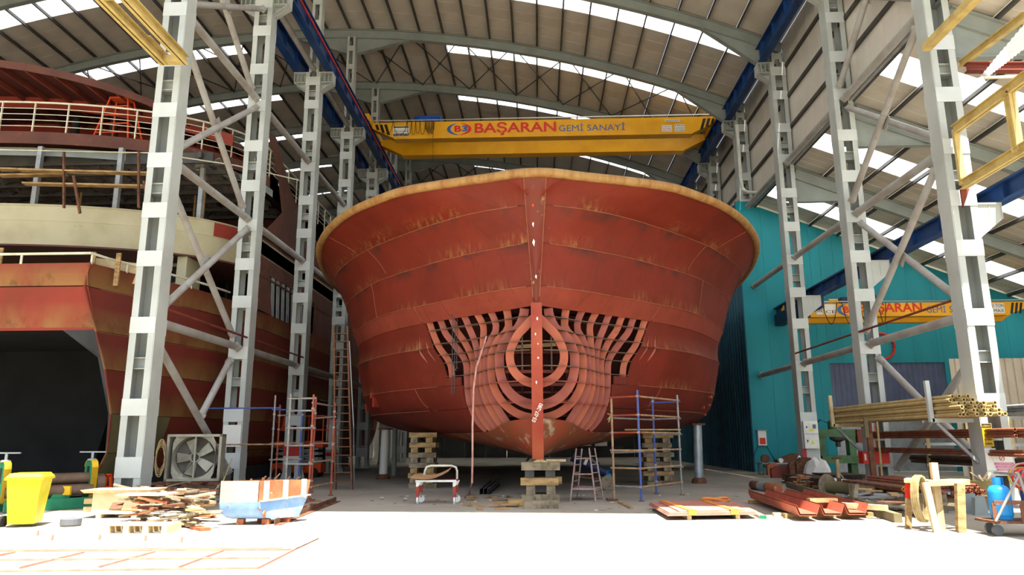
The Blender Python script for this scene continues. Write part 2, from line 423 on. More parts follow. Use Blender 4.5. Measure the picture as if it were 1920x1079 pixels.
for k in range(5):
    for z, lv_ in zip((4.55, 9.0, 13.2), LEV):
        if z < 13 and k > 2: continue
        end = TY-.03 if (k == 2 and z < 10) else FY[k+1]-OF
        brace((XR, FY[k]+OF, z), (XR, end, z), .12, lv_+' horizontal tube '+('from the cabinet column to the teal wall' if end == TY-.03 else 'between the '+ORD[k]+' and '+ORD[k+1]+' columns of the right row'), 'horizontal tubes of the right row')
for X, gl, lv3 in ((XL, 'middle row', ((4.98, 8.75), (9.5, 13.28), (14.0, 17.2))), (XR, 'right row', ((4.92, 8.62), (9.38, 12.82), (13.6, 17.2)))):
    ya, yb = FY[0]+OF+.1, FY[1]-OF-.1
    for (za, zb), lv_ in zip(lv3, LEV):
        d0 = brace((X+.07, ya, za), (X+.07, yb, zb), .1, lv_+' diagonal tube rising inwards between the first two columns of the '+gl, 'diagonal braces of the '+gl)
        brace((X-.16, ya, zb), (X-.16, yb, za), .1, lv_+' diagonal tube falling inwards between the first two columns of the '+gl, 'diagonal braces of the '+gl)
        m = MB(); m.box((X-.045, (ya+yb)/2, (za+zb)/2), (.02, .42, .42), (radians(45), 0, 0)); m.build('gusset_plate', 'tube', d0)
brace((XL, FY[0]+OF, 4.2), (XL, FY[1]-OF, .55), .105, 'pale grey diagonal tube running down to the foot of a column by the fan', 'low diagonals')
brace((XL-.23, FY[1]-OF, 4.2), (XL-.23, 22.0, 2.2), .105, 'short grey brace tube ending halfway at a lower diagonal tube', 'low diagonals')
brace((XR+.22, FY[1]-OF, 4.1), (XR+.22, FY[0]+OF, .6), .1, 'pale grey diagonal tube descending behind the stacked pipes', 'low diagonals')
brace((XR+.43, FY[0]+OF, 4.0), (XR+.43, FY[1]-OF, .6), .1, 'grey diagonal tube leaning across behind the pipe rack', 'low diagonals')
for X, gl in ((XL+.26, 'middle row'), (XR-.3, 'right row')):
    for k in range(2): MB().tube((X, FY[k]+.27, 4.95), (X, FY[k+1]-.27, 4.95), .035, 8).build('service_pipe', 'darkred', smooth=True, label='thin red pipe between the '+ORD[k]+' and '+ORD[k+1]+' columns of the '+gl, cat='pipe', group='thin red pipes')

# crane runways
def runway(X, z0, y0, y1, w_, h_, label, red=0, dark=False):
    t = thing('crane_rail_beam', (X, y0, z0), label, 'rail beam', 'blue crane rail beams')
    MB().ibeam((X, y0, z0+h_/2), (X, y1, z0+h_/2), w_, h_, .02, .04).build('girder', 'blue', t)
    MB().span(X-.04, X+.04, y0, y1, z0+h_, z0+h_+.08).build('rail', 'darksteel', t)
    for k in range(int((y1-y0)/1.5)): MB().box((X, y0+.75+1.5*k, z0+h_/2), (w_*.9, .012, h_-.08)).build('stiffener', 'blue', t)
    if red: MB().bar((X+red*(w_/2+.05), y0, z0+h_*.5), (X+red*(w_/2+.05), y1, z0+h_*.5), .05, .1).build('conductor_bar', 'red', t, label='red conductor bar')
runway(-9.3, 17.99, FRONT+.5, BACK-1, .36, .8, 'dark blue crane rail beam with a red conductor bar over the big red hull', red=1)
runway(-10.76, 17.99, FRONT+.5, BACK-1, .36, .8, 'dark blue crane rail beam on the left corbels above the brown ship', red=-1)
runway(10.2, 17.99, FRONT+.5, BACK-1, .36, .8, 'dark blue crane rail beam along the cream wall')
runway(11.9, 7.37, 12.5, 35.9, .3, .5, 'short blue crane rail beam under the low roof by the teal wall')
for k in range(6): MB().tube((XL, FY[k]+.25, 18.15), (XL, FY[k+1]-.25, 18.15), .12, 12).build('tie_tube', 'tube', smooth=True, label='grey horizontal tie tube between the two blue rail beams', cat='tube', group='tie tubes between rail beams')

# right wall
wr = thing('wall_right', (11.3, 30, 13.3), 'cream sandwich panel wall above the low roof', 'wall', kind='structure'); del wr['category']
m = MB(); hz = roofz(11.3)+.3-13.35; m.box((0, 0, hz/2), (.06, .99, hz)); pm = m.mesh('wall_panel', 'wallsheet')
y = 13.5
while y < BACK-.5:
    o = bpy.data.objects.new('wall_panel', pm); COL.objects.link(o); attach(o, wr); o.location = (11.3, y+.5, 13.35); y += 1.0
for z in (13.45, 14.9, 16.35, 17.8): MB().bar((11.22, 13.5, z), (11.22, BACK, z), .09, .16).build('girt', 'darksteel', wr)
MB().bar((11.16, 13.5, 13.2), (11.16, BACK, 13.2), .2, .1).build('gutter', 'galv', wr)
MB().path([(10.45, 35.2, 17.4), (10.45, 35.2, 14.6), (10.5, 35.2, 13.9), (10.75, 35.2, 13.75), (11.2, 35.2, 13.72)], .08, 10).build('drain_pipe', 'white', smooth=True, label='white drain pipe running down a column beside the cream wall', cat='pipe')
# plain far walls
def sheet_wall(name, x0, y0, x1, y1, z0, z1, material, pitch=.35, dep=.04, ztop=None, label=None):
    """corrugated sheet wall: sheets of about 1 m, each a part"""
    t = thing(name, (x0, y0, z0), label, 'wall', kind='structure'); del t['category']
    d = Vector((x1-x0, y1-y0, 0)); L = d.length; d.normalize(); nrm = Vector((d.y, -d.x, 0)); n = max(1, round(L)); wd = L/n
    for i in range(n):
        pts = []; k = 0; s_ = wd*i; e = wd*(i+1)-.012; rows = [[], []]; steps = max(2, round((e-s_)/pitch))
        for j in range(steps):
            for (f_, o_) in ((0, 0), (.55, 0), (.65, dep), (.9, dep)):
                q = s_+(e-s_)*(j+f_)/steps; p = Vector((x0, y0, 0))+d*q+nrm*o_; zt = z1 if ztop is None else ztop(p)
                rows[0].append((p.x, p.y, z0)); rows[1].append((p.x, p.y, zt))
        p = Vector((x0, y0, 0))+d*e; zt = z1 if ztop is None else ztop(p); rows[0].append((p.x, p.y, z0)); rows[1].append((p.x, p.y, zt))
        MB().sheet(rows, nrm*-.02).build('wall_sheet', material, t)
    return t
sheet_wall('wall_left', -36, BACK, -36, FRONT, 0, 18.5, 'creamsheet', pitch=.5)
sheet_wall('wall_back', -36, BACK, 11.3, BACK, 0, 0, 'wallsheet', pitch=.5, ztop=lambda p: roofz(p.x)+.2)
d2 = thing('shade_backing', (-2, BACK-.15, 0), 'dark panels added to stand for shade at the far end of the hall', 'door', kind='structure'); del d2['category']  # dark panels added to deepen the shade seen under the hull
MT['backshade'] = mat('back_shade_dark', '34332f', '2a2926', .8, .8)
for i in range(12): MB().span(-12.3+1.9*i+.02, -10.4+1.9*i-.02, BACK-.2, BACK-.12, .02, 7.0).build('shade_panel', 'backshade', d2)
for i in range(4): MB().span(.6+1.5*i, 1.7+1.5*i, BACK-.23, BACK-.205, 1.0, 2.3).build('pale_panel', 'wallsheet', d2)
# ---- annex at the right
def annz(x): return 13.25-.4*(x-11.2)
AXE = 27.0
ca = thing('ceiling_annex', (19, 24, 10), 'sloping cream roof of the annex with skylight strips', 'roof', kind='structure'); del ca['category']
ax = [11.25+1.33*i for i in range(12)]; sl = -.3805
for x in ax: MB().bar((x, 16.6, annz(x)-.02), (x, 36.2, annz(x)-.02), .07, .2, up=(sin(.3805), 0, cos(.3805))).build('purlin', 'darksteel', ca)
for i in range(len(ax)-1):
    xm = (ax[i]+ax[i+1])/2; wid = 1.33/cos(.3805)
    for ya, yb in ((16.6, FY[0]), (FY[0], FY[1]), (FY[1], FY[2]), (FY[2], FY[3])):
        s0 = yb-BAY+2.75
        for p, q, mt in (((ya, yb, 'roofsheet'),) if ya < 17 else ((ya, s0, 'roofsheet'), (s0, s0+1.35, 'skylight'), (s0+1.35, yb, 'roofsheet'))):
            if q-p < .05: continue
            o = bpy.data.objects.new('skylight_pane' if mt == 'skylight' else 'roof_panel', panel_mesh(wid, q-p, mt)); COL.objects.link(o); attach(o, ca)
            o.location = (xm, (p+q)/2, annz(xm)+.1); o.rotation_euler = (0, .3805, 0)
for k in range(3):
    Y = FY[k]; t = thing('annex_rafter', (11.2, Y, 12.6), 'grey sloping steel rafter of the low roof at the '+ORD[k]+' column of the right row', 'roof beam', 'sloping rafters of the low roof')
    MB().ibeam((11.3, Y, annz(11.3)-.4), (AXE, Y, annz(AXE)-.4), .24, .5, .02, .025).build('beam', 'steelgrey', t)
    m = MB(); m.prism([(11.3, Y-.012, annz(11.3)-.6), (11.3, Y-.012, annz(11.3)-1.7), (13.9, Y-.012, annz(13.9)-.62)], (0, .024, 0)); m.bar((11.3, Y, annz(11.3)-1.7), (13.9, Y, annz(13.9)-.64), .24, .025, up=(0, 0, 1)); m.build('haunch', 'steelgrey', t)
sheet_wall('wall_annex_side', AXE, 36.2, AXE, 12.3, 0, annz(AXE), 'creamsheet', pitch=.4)
tw = thing('wall_teal', (10.3, TY, 0), 'flat teal painted end wall of the annex', 'wall', kind='structure'); del tw['category']
xs = [10.3+1.15*i for i in range(15)]
DX0, DX1, DZ = aY(1556, 690, TY).x, aY(1772, 690, TY).x, aY(1600, 681, TY).z
for a, b in zip(xs[:-1], xs[1:]):
    def col(a, b, z0):
        if b-a > .03: MB().prism([(a+.004, TY, z0), (b-.004, TY, z0), (b-.004, TY, annz(max(b, 11.2))-.02), (a+.004, TY, annz(max(a, 11.2))-.02)], (0, .1, 0)).build('wall_panel', 'teal', tw)
    if b <= DX0 or a >= DX1: col(a, b, 0)
    else:
        if a < DX0: col(a, DX0, 0)
        if b > DX1: col(DX1, b, 0)
        col(max(a, DX0), min(b, DX1), DZ)
d1 = thing('door_1', ((DX0+DX1)/2, TY, 0), 'wide shutter door with a blue grey upper half in the teal wall', 'door', kind='structure'); del d1['category']
zh = 2.9; n = 22; rows = [[], []]
for i in range(n*4+1):
    x = DX0+(DX1-DX0)*i/(n*4); o_ = .0 if i % 4 in (0, 1) else .03; rows[0].append((x, TY+.05+o_, zh)); rows[1].append((x, TY+.05+o_, DZ))
MB().sheet(rows, (0, .02, 0)).build('upper_sheet', 'shutter', d1)
for i in range(5):
    a = DX0+(DX1-DX0)*i/5; MB().span(a+.01, a+(DX1-DX0)/5-.01, TY+.03, TY+.08, .02, zh-.02).build('lower_panel', 'galv', d1)
MB().span(DX0, DX1, TY-.02, TY+.04, zh-.03, zh+.03).build('rail', 'steelgrey', d1)
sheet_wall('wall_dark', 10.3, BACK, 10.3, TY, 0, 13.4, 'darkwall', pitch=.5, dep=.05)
MB().span(10.24, 11.3, TY-.02, TY+.1, 12.95, 13.45).build('trim_1', 'teal', kind='structure')
# cream corrugated screen behind the right column
p0, p1 = aY(1780, 680, 31), aY(1935, 672, 31)
sheet_wall('wall_screen', p0.x, 31, 25.5, 31, 0, p1.z, 'creamsheet', pitch=.3, dep=.05)
# ================================================================ the big red hull
LV = [  # level z, (Y, half breadth) along the waterline
 (8.09, [(17.2, 0), (17.22, .28), (17.28, .55), (17.5, 1.1), (17.9, 2.3), (18.46, 3.61), (19.08, 4.36), (19.9, 5.2), (21.07, 6.06), (22.4, 6.8), (24.07, 7.5), (26.3, 8.1), (28.3, 8.45), (30.7, 8.7), (36, 8.9), (50, 8.9)]),
 (7.40, [(17.6, 0), (18.12, 1.31), (18.87, 2.4), (19.79, 3.39), (20.95, 4.5), (22.26, 5.56), (23.8, 6.5), (25.1, 7.14), (26.4, 7.57), (30, 8.1), (36, 8.4), (50, 8.4)]),
 (6.50, [(17.9, 0), (18.96, 1.57), (19.67, 2.49), (20.98, 3.79), (22.4, 5.03), (24.04, 6.0), (25.7, 6.8), (27.2, 7.3), (30, 7.75), (36, 8.0), (50, 8)]),
 (5.40, [(18.15, 0), (18.88, 1.14), (19.86, 2.28), (20.78, 3.29), (22.26, 4.71), (25.1, 6.24), (26.4, 6.8), (30, 7.3), (36, 7.6), (50, 7.6)]),
 (4.90, [(18.25, 0), (18.9, .72), (19.9, 1.95), (20.95, 3.2), (22.4, 4.55), (25, 6.05), (26.4, 6.6), (30, 7.15), (36, 7.4), (50, 7.4)]),
 (4.50, [(18.15, 0), (18.25, .3), (18.65, .55), (19.05, .85), (19.5, 1.3), (20.2, 2.15), (20.95, 3.05), (22.4, 4.4), (25, 5.9), (26.4, 6.55), (30, 7.1), (36, 7.35), (50, 7.35)]),
 (4.16, [(18.02, 0), (18.25, .6), (18.65, .9), (19.05, 1.12), (19.4, 1.35), (20.2, 1.95), (20.7, 2.5), (21.2, 3.25), (21.9, 4.1), (23.74, 5.44), (26, 6.48), (30, 7.0), (36, 7.3), (50, 7.3)]),
 (3.60, [(17.97, 0), (18.25, .8), (18.65, 1.1), (19.05, 1.32), (19.4, 1.46), (20.2, 1.8), (20.7, 2.15), (21.1, 2.75), (22, 3.85), (23.7, 5.2), (26, 6.35), (30, 6.9), (36, 7.2), (50, 7.2)]),
 (3.06, [(18.02, 0), (18.25, .62), (18.65, 1.05), (19.05, 1.3), (19.4, 1.46), (20.2, 1.8), (20.7, 2.12), (21.1, 2.65), (22, 3.55), (23.5, 4.85), (26, 6.24), (30, 6.75), (36, 7.1), (50, 7.1)]),
 (2.60, [(18.3, 0), (18.65, .7), (19.05, 1.08), (19.4, 1.32), (20.2, 1.76), (20.7, 2.06), (21.1, 2.42), (23, 4.15), (25, 5.55), (27, 6.3), (30, 6.6), (36, 6.9), (50, 6.9)]),
 (2.40, [(18.45, 0), (18.65, .45), (19.05, .92), (19.4, 1.2), (20.2, 1.68), (20.7, 1.98), (21.1, 2.26), (23, 3.85), (25, 5.35), (27, 6.15), (30, 6.5), (36, 6.8), (50, 6.8)]),
 (2.05, [(18.55, 0), (19.05, .68), (19.4, .98), (20.2, 1.5), (20.7, 1.82), (21.1, 2.02), (23, 3.15), (25, 4.55), (27, 5.55), (30, 5.9), (36, 6.2), (50, 6.2)]),
 (1.50, [(18.6, 0), (19.05, .35), (20, .85), (20.7, 1.2), (21.1, 1.36), (23, 1.9), (25, 2.4), (27, 2.75), (30, 3.0), (50, 3.0)]),
 (1.05, [(18.5, 0), (19, .06), (20, .1), (50, .1)]),
]
LV = LV[::-1]
LZ = [l[0] for l in LV]; LF = [pchip([p[0] for p in l[1]], [p[1] for p in l[1]]) for l in LV]; stemf = pchip(LZ, [l[1][0][0] for l in LV])
def halfb(Y, z):
    i = max(k for k in range(len(LZ)-1) if LZ[k] <= z+1e-9)
    ks = range(max(0, i-1), min(len(LZ), i+3)); return max(0.0, pchip([LZ[k] for k in ks], [LF[k](Y) for k in ks])(z))
def waterline(z, Ya, Yb, n):
    """points from Ya (or the stem) to Yb on the left side"""
    ys = stemf(z); a = max(ys, Ya); out = []
    for i in range(n+1):
        t = i/n; Y = a+(Yb-a)*(t**2.2 if a <= ys+.3 else t); b = halfb(Y, z)
        if a <= ys+1e-6 and i == 0: b = 0
        elif a <= ys+1e-6: b = max(b, .0)
        out.append((b, Y, z))
    return out
# --- materials
def hull_material(name, base, dark, tan, seams, amt=1.0):
    t = NT(name); b = t.b; b.inputs['Roughness'].default_value = .62
    v = t.coord((1, 1, 1)); n1 = t.noise(v, .7, 6, .6); n2 = t.noise(v, 2.6, 6, .65)
    colr = t.mix(t.ramp(n1, .3, .7), srgb(base), srgb(dark)); colr = t.mix(t.math('MULTIPLY', t.ramp(n2, .5, .7), .45), colr, srgb('6b2c1c'))
    sx = t.n('ShaderNodeSeparateXYZ'); tc = t.n('ShaderNodeTexCoord'); t.t.links.new(tc.outputs['Object'], sx.inputs[0]); z = sx.outputs[2]
    tot = None; totd = None
    for s_ in seams:
        up = t.ramp(z, s_, s_+.38, 1, 0); on = t.math('GREATER_THAN', z, s_-.015); a = t.math('MULTIPLY', t.math('POWER', up, 1.5), on)
        tot = a if tot is None else t.math('ADD', tot, a)
        dn = t.math('MULTIPLY', t.ramp(z, s_-.28, s_, 0, 1), t.math('LESS_THAN', z, s_)); totd = dn if totd is None else t.math('ADD', totd, dn)
    st = t.noise(t.coord((9, 5, .9)), 1.0, 4, .6); big = t.noise(v, .55, 2, .5)
    f = t.math('MULTIPLY', tot, t.math('MULTIPLY', t.ramp(st, .46, .66), t.ramp(big, .45, .6)), clamp=True)
    colr = t.mix(t.math('MULTIPLY', f, .7*amt), colr, srgb(tan))
    fd = t.math('MULTIPLY', totd, t.ramp(t.noise(v, 1.1, 4, .6), .46, .64)); colr = t.mix(t.math('MULTIPLY', fd, .85*amt), colr, srgb('2c201d'))
    # plate frame lines (stiffeners showing through) and chalk flecks
    wv = t.n('ShaderNodeTexWave', wave_type='BANDS', bands_direction='Y'); t.t.links.new(t.coord((1, .55, 1)), wv.inputs[0]); wv.inputs['Scale'].default_value = 1.0
    ln = t.math('MULTIPLY', t.ramp(wv.outputs['Fac'], .985, 1.0), t.ramp(t.noise(v, 3.0, 3), .4, .6)); colr = t.mix(t.math('MULTIPLY', ln, .35), colr, srgb('3c1c16'))
    fl = t.noise(t.coord((1, 1, 1)), 26, 2, .5); colr = t.mix(t.math('MULTIPLY', t.ramp(fl, .76, .8), .6), colr, srgb('c9a58e'))
    t.put(b.inputs['Base Color'], colr); t.bump(t.noise(v, 1.4, 3, .5), .03, .25); return t.m
SE = [7.40, 6.50, 5.40, 4.16, 3.06]
MT['hull'] = hull_material('hull_red_primer', '742615', '611f10', '9a7844', SE)
MT['hull_low'] = hull_material('hull_low_primer', '6f2415', '5a1d11', '80623e', [2.4], .5)
MT['bottom'] = mat('stained_bottom_plate', '8a3c24', '74462a', 1.6, .65, c3='a89478', lo3=.56, hi3=.68, scale3=2.2)
MT['rim'] = mat('tan_rim', '9a7846', '85592c', 1.5, .6, stretch=(3, 3, .5), c3='8a5a34', lo3=.6, hi3=.7, scale3=4)
MT['frame'] = mat('frame_primer', '965040', '874438', 1.3, .6, c3='8a4538', lo3=.6, hi3=.72, scale3=5)
MT['frame2'] = mat('frame_primer_orange', 'a3583c', '904833', 1.3, .6, c3='8a4538', lo3=.6, hi3=.72, scale3=5)
MT['stem'] = mat('stem_bar_primer', '8a3222', '994a2c', .9, .55, c3='d8d0c8', lo3=.72, hi3=.75, scale3=3.2)
MT['stemtop'] = mat('stem_plate_primer', '6a2619', '63301e', 1.2, .6, c3='a88a5a', lo3=.62, hi3=.7, scale3=3)
MT['weld'] = mat('weld_bead', '94573c', '7c4c32', 5, .6)
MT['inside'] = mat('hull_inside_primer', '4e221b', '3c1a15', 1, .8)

ship = thing('ship_hull', (0, 30, 1.05), 'large unfinished red primer ship hull with flared bow and open bulb framing', 'ship')
def wstem(z): return .0 if z < 4.9 else .07+(z-4.9)*.07
def plate(za, zb, Ya, Yb, m_, n=16, nz=3, gap=.006, t_=.03):
    """one shell plate, built on both sides as two objects"""
    for s_ in (-1, 1):
        rows = []
        for k in range(nz+1):
            z = za+gap+(zb-za-2*gap)*k/nz; rows.append([(s_*b, Y, z) for b, Y, _ in waterline(z, Ya+gap if Ya > 0 else 0, Yb-gap, n)])
        o = MB().sheet(rows, lambda i, j: Vector((-s_*t_*(.4 if j < 2 and Ya <= 0 else 1), t_*.6, 0))).build('hull_plate', m_, ship, smooth=True)
END = 46
def strake(za, zb, cuts, m_, nz=3, n=18):
    for a, b in zip(cuts[:-1], cuts[1:]): plate(za, zb, a, b, m_, n if a == 0 else 10, nz)
strake(7.40, 8.09, [0, 22.5, 28, END], 'hull', 4, 26)
strake(6.50, 7.40, [0, 21.9, 27.5, END], 'hull', 4, 24)
strake(5.40, 6.50, [0, 22.9, 29, END], 'hull', 4, 24)
MT['hull_mid'] = hull_material('hull_mid_primer', '8a3c2a', '78301f', 'a07a48', [9.0], .5)
strake(4.90, 5.40, [0, 21.1, 29, END], 'hull_mid', 2, 20)
strake(4.16, 4.90, [21.05, 28.5, END], 'hull', 3)
strake(3.06, 4.16, [21.05, 27.5, END], 'hull', 3)
strake(2.40, 3.06, [20.7, 22.2, 26.5, END], 'hull_low', 4)
strake(1.75, 2.40, [20.65, 25, END], 'hull_low', 5)
strake(1.05, 1.75, [20.64, 25, END], 'bottom', 5, 20)
_zt = pchip([18.5, 19.0, 19.6, 20.2, 20.64], [2.06, 2.02, 1.9, 1.78, 1.74])
for s_ in (-1, 1):                               # stained nose plates of the bottom, rising towards the stem
    for a_, b_ in ((0, 19.5), (19.5, 20.64)):
        rows = []
        for k in range(9):
            r_ = []
            for i in range(15):
                f = i/14; z = 1.05; y0 = stemf(1.05+.99*k/8) if a_ == 0 else a_
                Y = y0+(b_-y0)*(f**1.8 if a_ == 0 else f); z = 1.05+(_zt(Y)-1.05)*k/8; Y = max(Y, stemf(z)); r_.append((s_*(0 if (a_ == 0 and i == 0) else halfb(Y, z)), Y, z))
            rows.append(r_)
        MB().sheet(rows, V(-s_*.02, .02, 0)).build('bottom_plate', 'bottom', ship, smooth=True)
# small plate stepping out to the bulb edge, under the opening
plate(3.06, 3.3, 20.75, 21.05, 'hull_low', 4, 2)
# weld beads on the strake seams and butts
def bead(pts, r=.011):
    for s_ in (-1, 1): MB().path([(s_*(b+.006), Y-.008, z) for b, Y, z in pts], r, 5).build('weld_seam', 'weld', ship, smooth=True)
for z, Ya in ((7.40, 0), (6.50, 0), (5.40, 0), (4.16, 21.05), (3.06, 21.05), (2.40, 22.0)): bead([p for p in waterline(z, Ya, 34, 40) if Ya or p[0] > wstem(z)])
def butt(Y, za, zb): bead([(halfb(Y, za+(zb-za)*k/8), Y, za+(zb-za)*k/8) for k in range(9)], .009)
butt(22.5, 7.4, 8.0); butt(21.9, 6.5, 7.4); butt(22.9, 5.4, 6.5); butt(21.1, 4.9, 5.4); butt(27.5, 3.06, 4.16); butt(28.5, 4.16, 4.9); butt(28, 7.4, 8.05); butt(22.2, 2.4, 3.06)
# rim pipe and bulwark top
pts = waterline(8.09, 0, END, 60); rim = [(-b, Y, z) for b, Y, z in pts[::-1]]+[(b, Y, z) for b, Y, z in pts[1:]]
MB().path(rim, .12, 10).build('rim', 'rim', ship, smooth=True, label='tan rounded rim along the top of the bow')
MB().path([(x*.985, Y+.12, 8.1) for x, Y, z in rim], .06, 6).build('inner_rim', 'rim', ship, smooth=True)
# stem plate above the opening
rows = []
for k in range(15):
    z = 4.88+(8.05-4.88)*k/14; ww = wstem(z); ys = stemf(z); r_ = []
    for j in range(-4, 5):
        x = ww*j/4; # walk along the waterline to this breadth
        lo, hi = ys, ys+3
        for _ in range(24):
            mid = (lo+hi)/2
            if halfb(mid, z) < abs(x): lo = mid
            else: hi = mid
        r_.append((x, (lo+hi)/2-.035, z))
    rows.append(r_)
MB().sheet(rows, (0, .03, 0)).build('stem_plate', 'stemtop', ship, smooth=True)
for s_ in (0, -1): MB().path([(r_[s_][0], r_[s_][1], r_[s_][2]) for r_ in rows], .011, 5).build('weld_seam', 'weld', ship, smooth=True)
# stem bar of the bulb
rows = [[], [], [], []]; zs = [4.95-(4.95-1.06)*k/24 for k in range(25)]; m = MB()
_bf = pchip([1.0, 1.6, 2.4, 3.0, 3.6, 4.2, 4.95], [18.42, 18.25, 18.02, 17.92, 17.9, 17.97, 18.2])
front = lambda z: _bf(z)-.04
m.sheet([[(-.14, front(z), z) for z in zs], [(.14, front(z), z) for z in zs]], (0, .05, 0)).build('stem_bar', 'stem', ship, label='brick red stem bar with chalk numbers')
MB().sheet([[(-.012, front(z)+.03, z) for z in zs], [(-.012, front(z)+.5, z) for z in zs]], (.024, 0, 0)).build('stem_web', 'frame', ship)
# transverse frames: web ring plus flange, in plane Y = const
def section(Y, z0, z1, n=34):
    out = []
    for k in range(n+1):
        z = z0+(z1-z0)*k/n; out.append((halfb(Y, z) if Y > stemf(z) else 0.0, z))
    return out
RING = {18.25: (3.58, .8, .79), 18.65: (3.38, 1.1, 1.12), 19.05: (3.3, 1.32, 1.34)}    # round lower halves of the first frames: centre height, half width, radius down
def rib(Y, z0, z1, dep, m_, side, tf=.07):
    raw = [p for p in section(Y, z0, z1, 220) if p[0] > .06]
    if Y in RING:
        zc, rx, rz = RING[Y]; rx = halfb(Y, zc); low = [(rx*sin(a), zc-rz*cos(a)) for a in [pi/2*i/60 for i in range(1, 60)]]
        raw = [p for p in low if p[0] > .1 and p[1] > z0]+[p for p in raw if p[1] > zc]
    if len(raw) < 8: return
    acc = [0]
    for a, b in zip(raw[:-1], raw[1:]): acc.append(acc[-1]+sqrt((a[0]-b[0])**2+(a[1]-b[1])**2))
    sec = []; k = 0
    for i in range(29):
        t = acc[-1]*i/28
        while k < len(acc)-2 and acc[k+1] < t: k += 1
        f = (t-acc[k])/max(1e-9, acc[k+1]-acc[k]); sec.append((raw[k][0]+(raw[k+1][0]-raw[k][0])*f, raw[k][1]+(raw[k+1][1]-raw[k][1])*f))
    nrm = []
    for i in range(len(sec)):
        a, b = sec[max(0, i-1)], sec[min(len(sec)-1, i+1)]; dx, dz = b[0]-a[0], b[1]-a[1]; L = sqrt(dx*dx+dz*dz) or 1; nrm.append((-dz/L, dx/L))
    sg = -1 if True else 1
    inn = [(max(.02, p[0]+n_[0]*dep), p[1]+n_[1]*dep) for p, n_ in zip(sec, nrm)]
    # keep the inner edge from folding over itself
    out = MB().sheet([[(side*(p[0]-.01), Y, p[1]) for p in sec], [(side*p[0], Y, p[1]) for p in inn]], (0, .02, 0)).build('frame_rib', m_, ship)
    MB().sheet([[(side*p[0], Y-.0, p[1]) for p in inn], [(side*p[0], Y+tf, p[1]) for p in inn]], (side*.012, 0, 0)).build('rib_flange', 'frame2', out)
FR = [18.25, 18.65, 19.05, 19.4, 19.72, 20.04, 20.36, 20.66, 21.0, 21.4]
for j, Y in enumerate(FR):
    for s_ in (-1, 1): rib(Y, 1.72 if Y < 20.7 else 3.1, 4.9, (.23, .26, .22, .2)[min(j, 3)], 'frame' if j % 2 else 'frame2', s_)
for Y in (21.2,):
    for s_ in (-1, 1): rib(Y, 3.2, 4.95, .2, 'frame', s_)
# stringers: flat bars along the waterlines
def stringer(z, Ya, Yb, dep=.22, m_='frame', t_=.016):
    for s_ in (-1, 1):
        pts = [p for p in waterline(z, Ya, Yb, 30) if p[0] >= .13]
        rows = [[(s_*b, Y, z) for b, Y, _ in pts], [(s_*max(.05, b-dep*.8), Y+dep*.75, z) for b, Y, _ in pts]]
        MB().sheet(rows, (0, 0, t_)).build('stringer', m_, ship)
MT['edge'] = mat('cut_edge_steel', '6e5648', '5a443a', 3, .5)
for z, Ya in ((4.66, 18.5), (4.27, 18.3), (3.95, 0), (3.72, 0), (3.33, 0), (2.96, 0), (2.45, 0)): stringer(z, Ya, 21.05 if z > 3.3 else 20.66, .2 if z > 2.9 else .26, 'edge' if z > 3.3 else 'frame')
# inner grid behind the ring: bulkhead, decks (both added to darken the inside), beams
_bs = [(halfb(22.3, 1.1+4.2*k/10)-.05, 22.3, 1.1+4.2*k/10) for k in range(11)]
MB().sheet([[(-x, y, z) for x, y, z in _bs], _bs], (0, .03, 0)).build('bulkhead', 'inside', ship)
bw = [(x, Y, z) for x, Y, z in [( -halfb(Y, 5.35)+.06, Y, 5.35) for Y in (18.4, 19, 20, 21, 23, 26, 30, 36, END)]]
MB().sheet([bw, [(-x, Y, z) for x, Y, z in bw]], (0, 0, .03)).build('deck', 'inside', ship)  # unseen deck, added to keep light out of the bulb
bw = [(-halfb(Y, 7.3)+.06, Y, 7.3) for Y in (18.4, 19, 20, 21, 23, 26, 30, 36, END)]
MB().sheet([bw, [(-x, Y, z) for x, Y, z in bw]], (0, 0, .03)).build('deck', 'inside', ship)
bw = [(-halfb(Y, 2.0)+.06, Y, 2.0) for Y in (21, 22.3)]
for x in (-.38, .38): MB().span(x-.02, x+.02, 18.75, 18.85, 3.3, 4.2).build('grid_bar', 'edge', ship)
for z in (3.35, 3.0, 2.55): MB().span(-1.0, 1.0, 19.6, 19.7, z-.06, z+.02).build('floor_beam', 'darkred', ship)
for x in (-1.3, -.9, -.45, .0, .45, .9, 1.3): MB().span(x-.03, x+.03, 22.0, 22.3, 1.3, 5.3).build('bulkhead_stiffener', 'inside', ship)
for z in (2.2, 2.9, 3.5, 4.1): MB().span(-2.2, 2.2, 22.05, 22.3, z, z+.06).build('bulkhead_beam', 'darkred', ship)
MB().bar((-1.0, 20.2, 4.05), (1.2, 20.0, 4.15), .06, .1).build('plank', 'wood', ship, label='pale plank inside the bulb')
# aft end closure
m = MB(); pr = [(-halfb(END, z), END-.05, z) for z in LZ]; m.prism(pr+[(-x, Y, z) for x, Y, z in pr[::-1]], (0, .05, 0)); m.build('transom', 'hull', ship)
# lifting pads and steps welded on the bilge
for (x, y, Y, w_, h_) in ((742, 755, 24.5, .35, .3), (745, 742, 24.5, .25, .18), (697, 765, 26, .12, .3), (1283, 745, 25, .3, .08), (1322, 760, 25.5, .2, .07), (1268, 765, 25, .25, .08), (1310, 778, 26, .2, .07)):
    z = aY(x, y, Y).z; b = halfb(Y, z); s_ = -1 if x < 1000 else 1; n_ = Vector((s_, -.6, -.2)).normalized(); p = Vector((s_*b, Y, z))+n_*.02
    MB().bar(p-Vector((w_/2*.5, w_/2*s_*-.8, 0)), p+Vector((w_/2*.5, w_/2*s_*-.8, 0)), .07, h_).build('welded_pad', 'stem', ship)
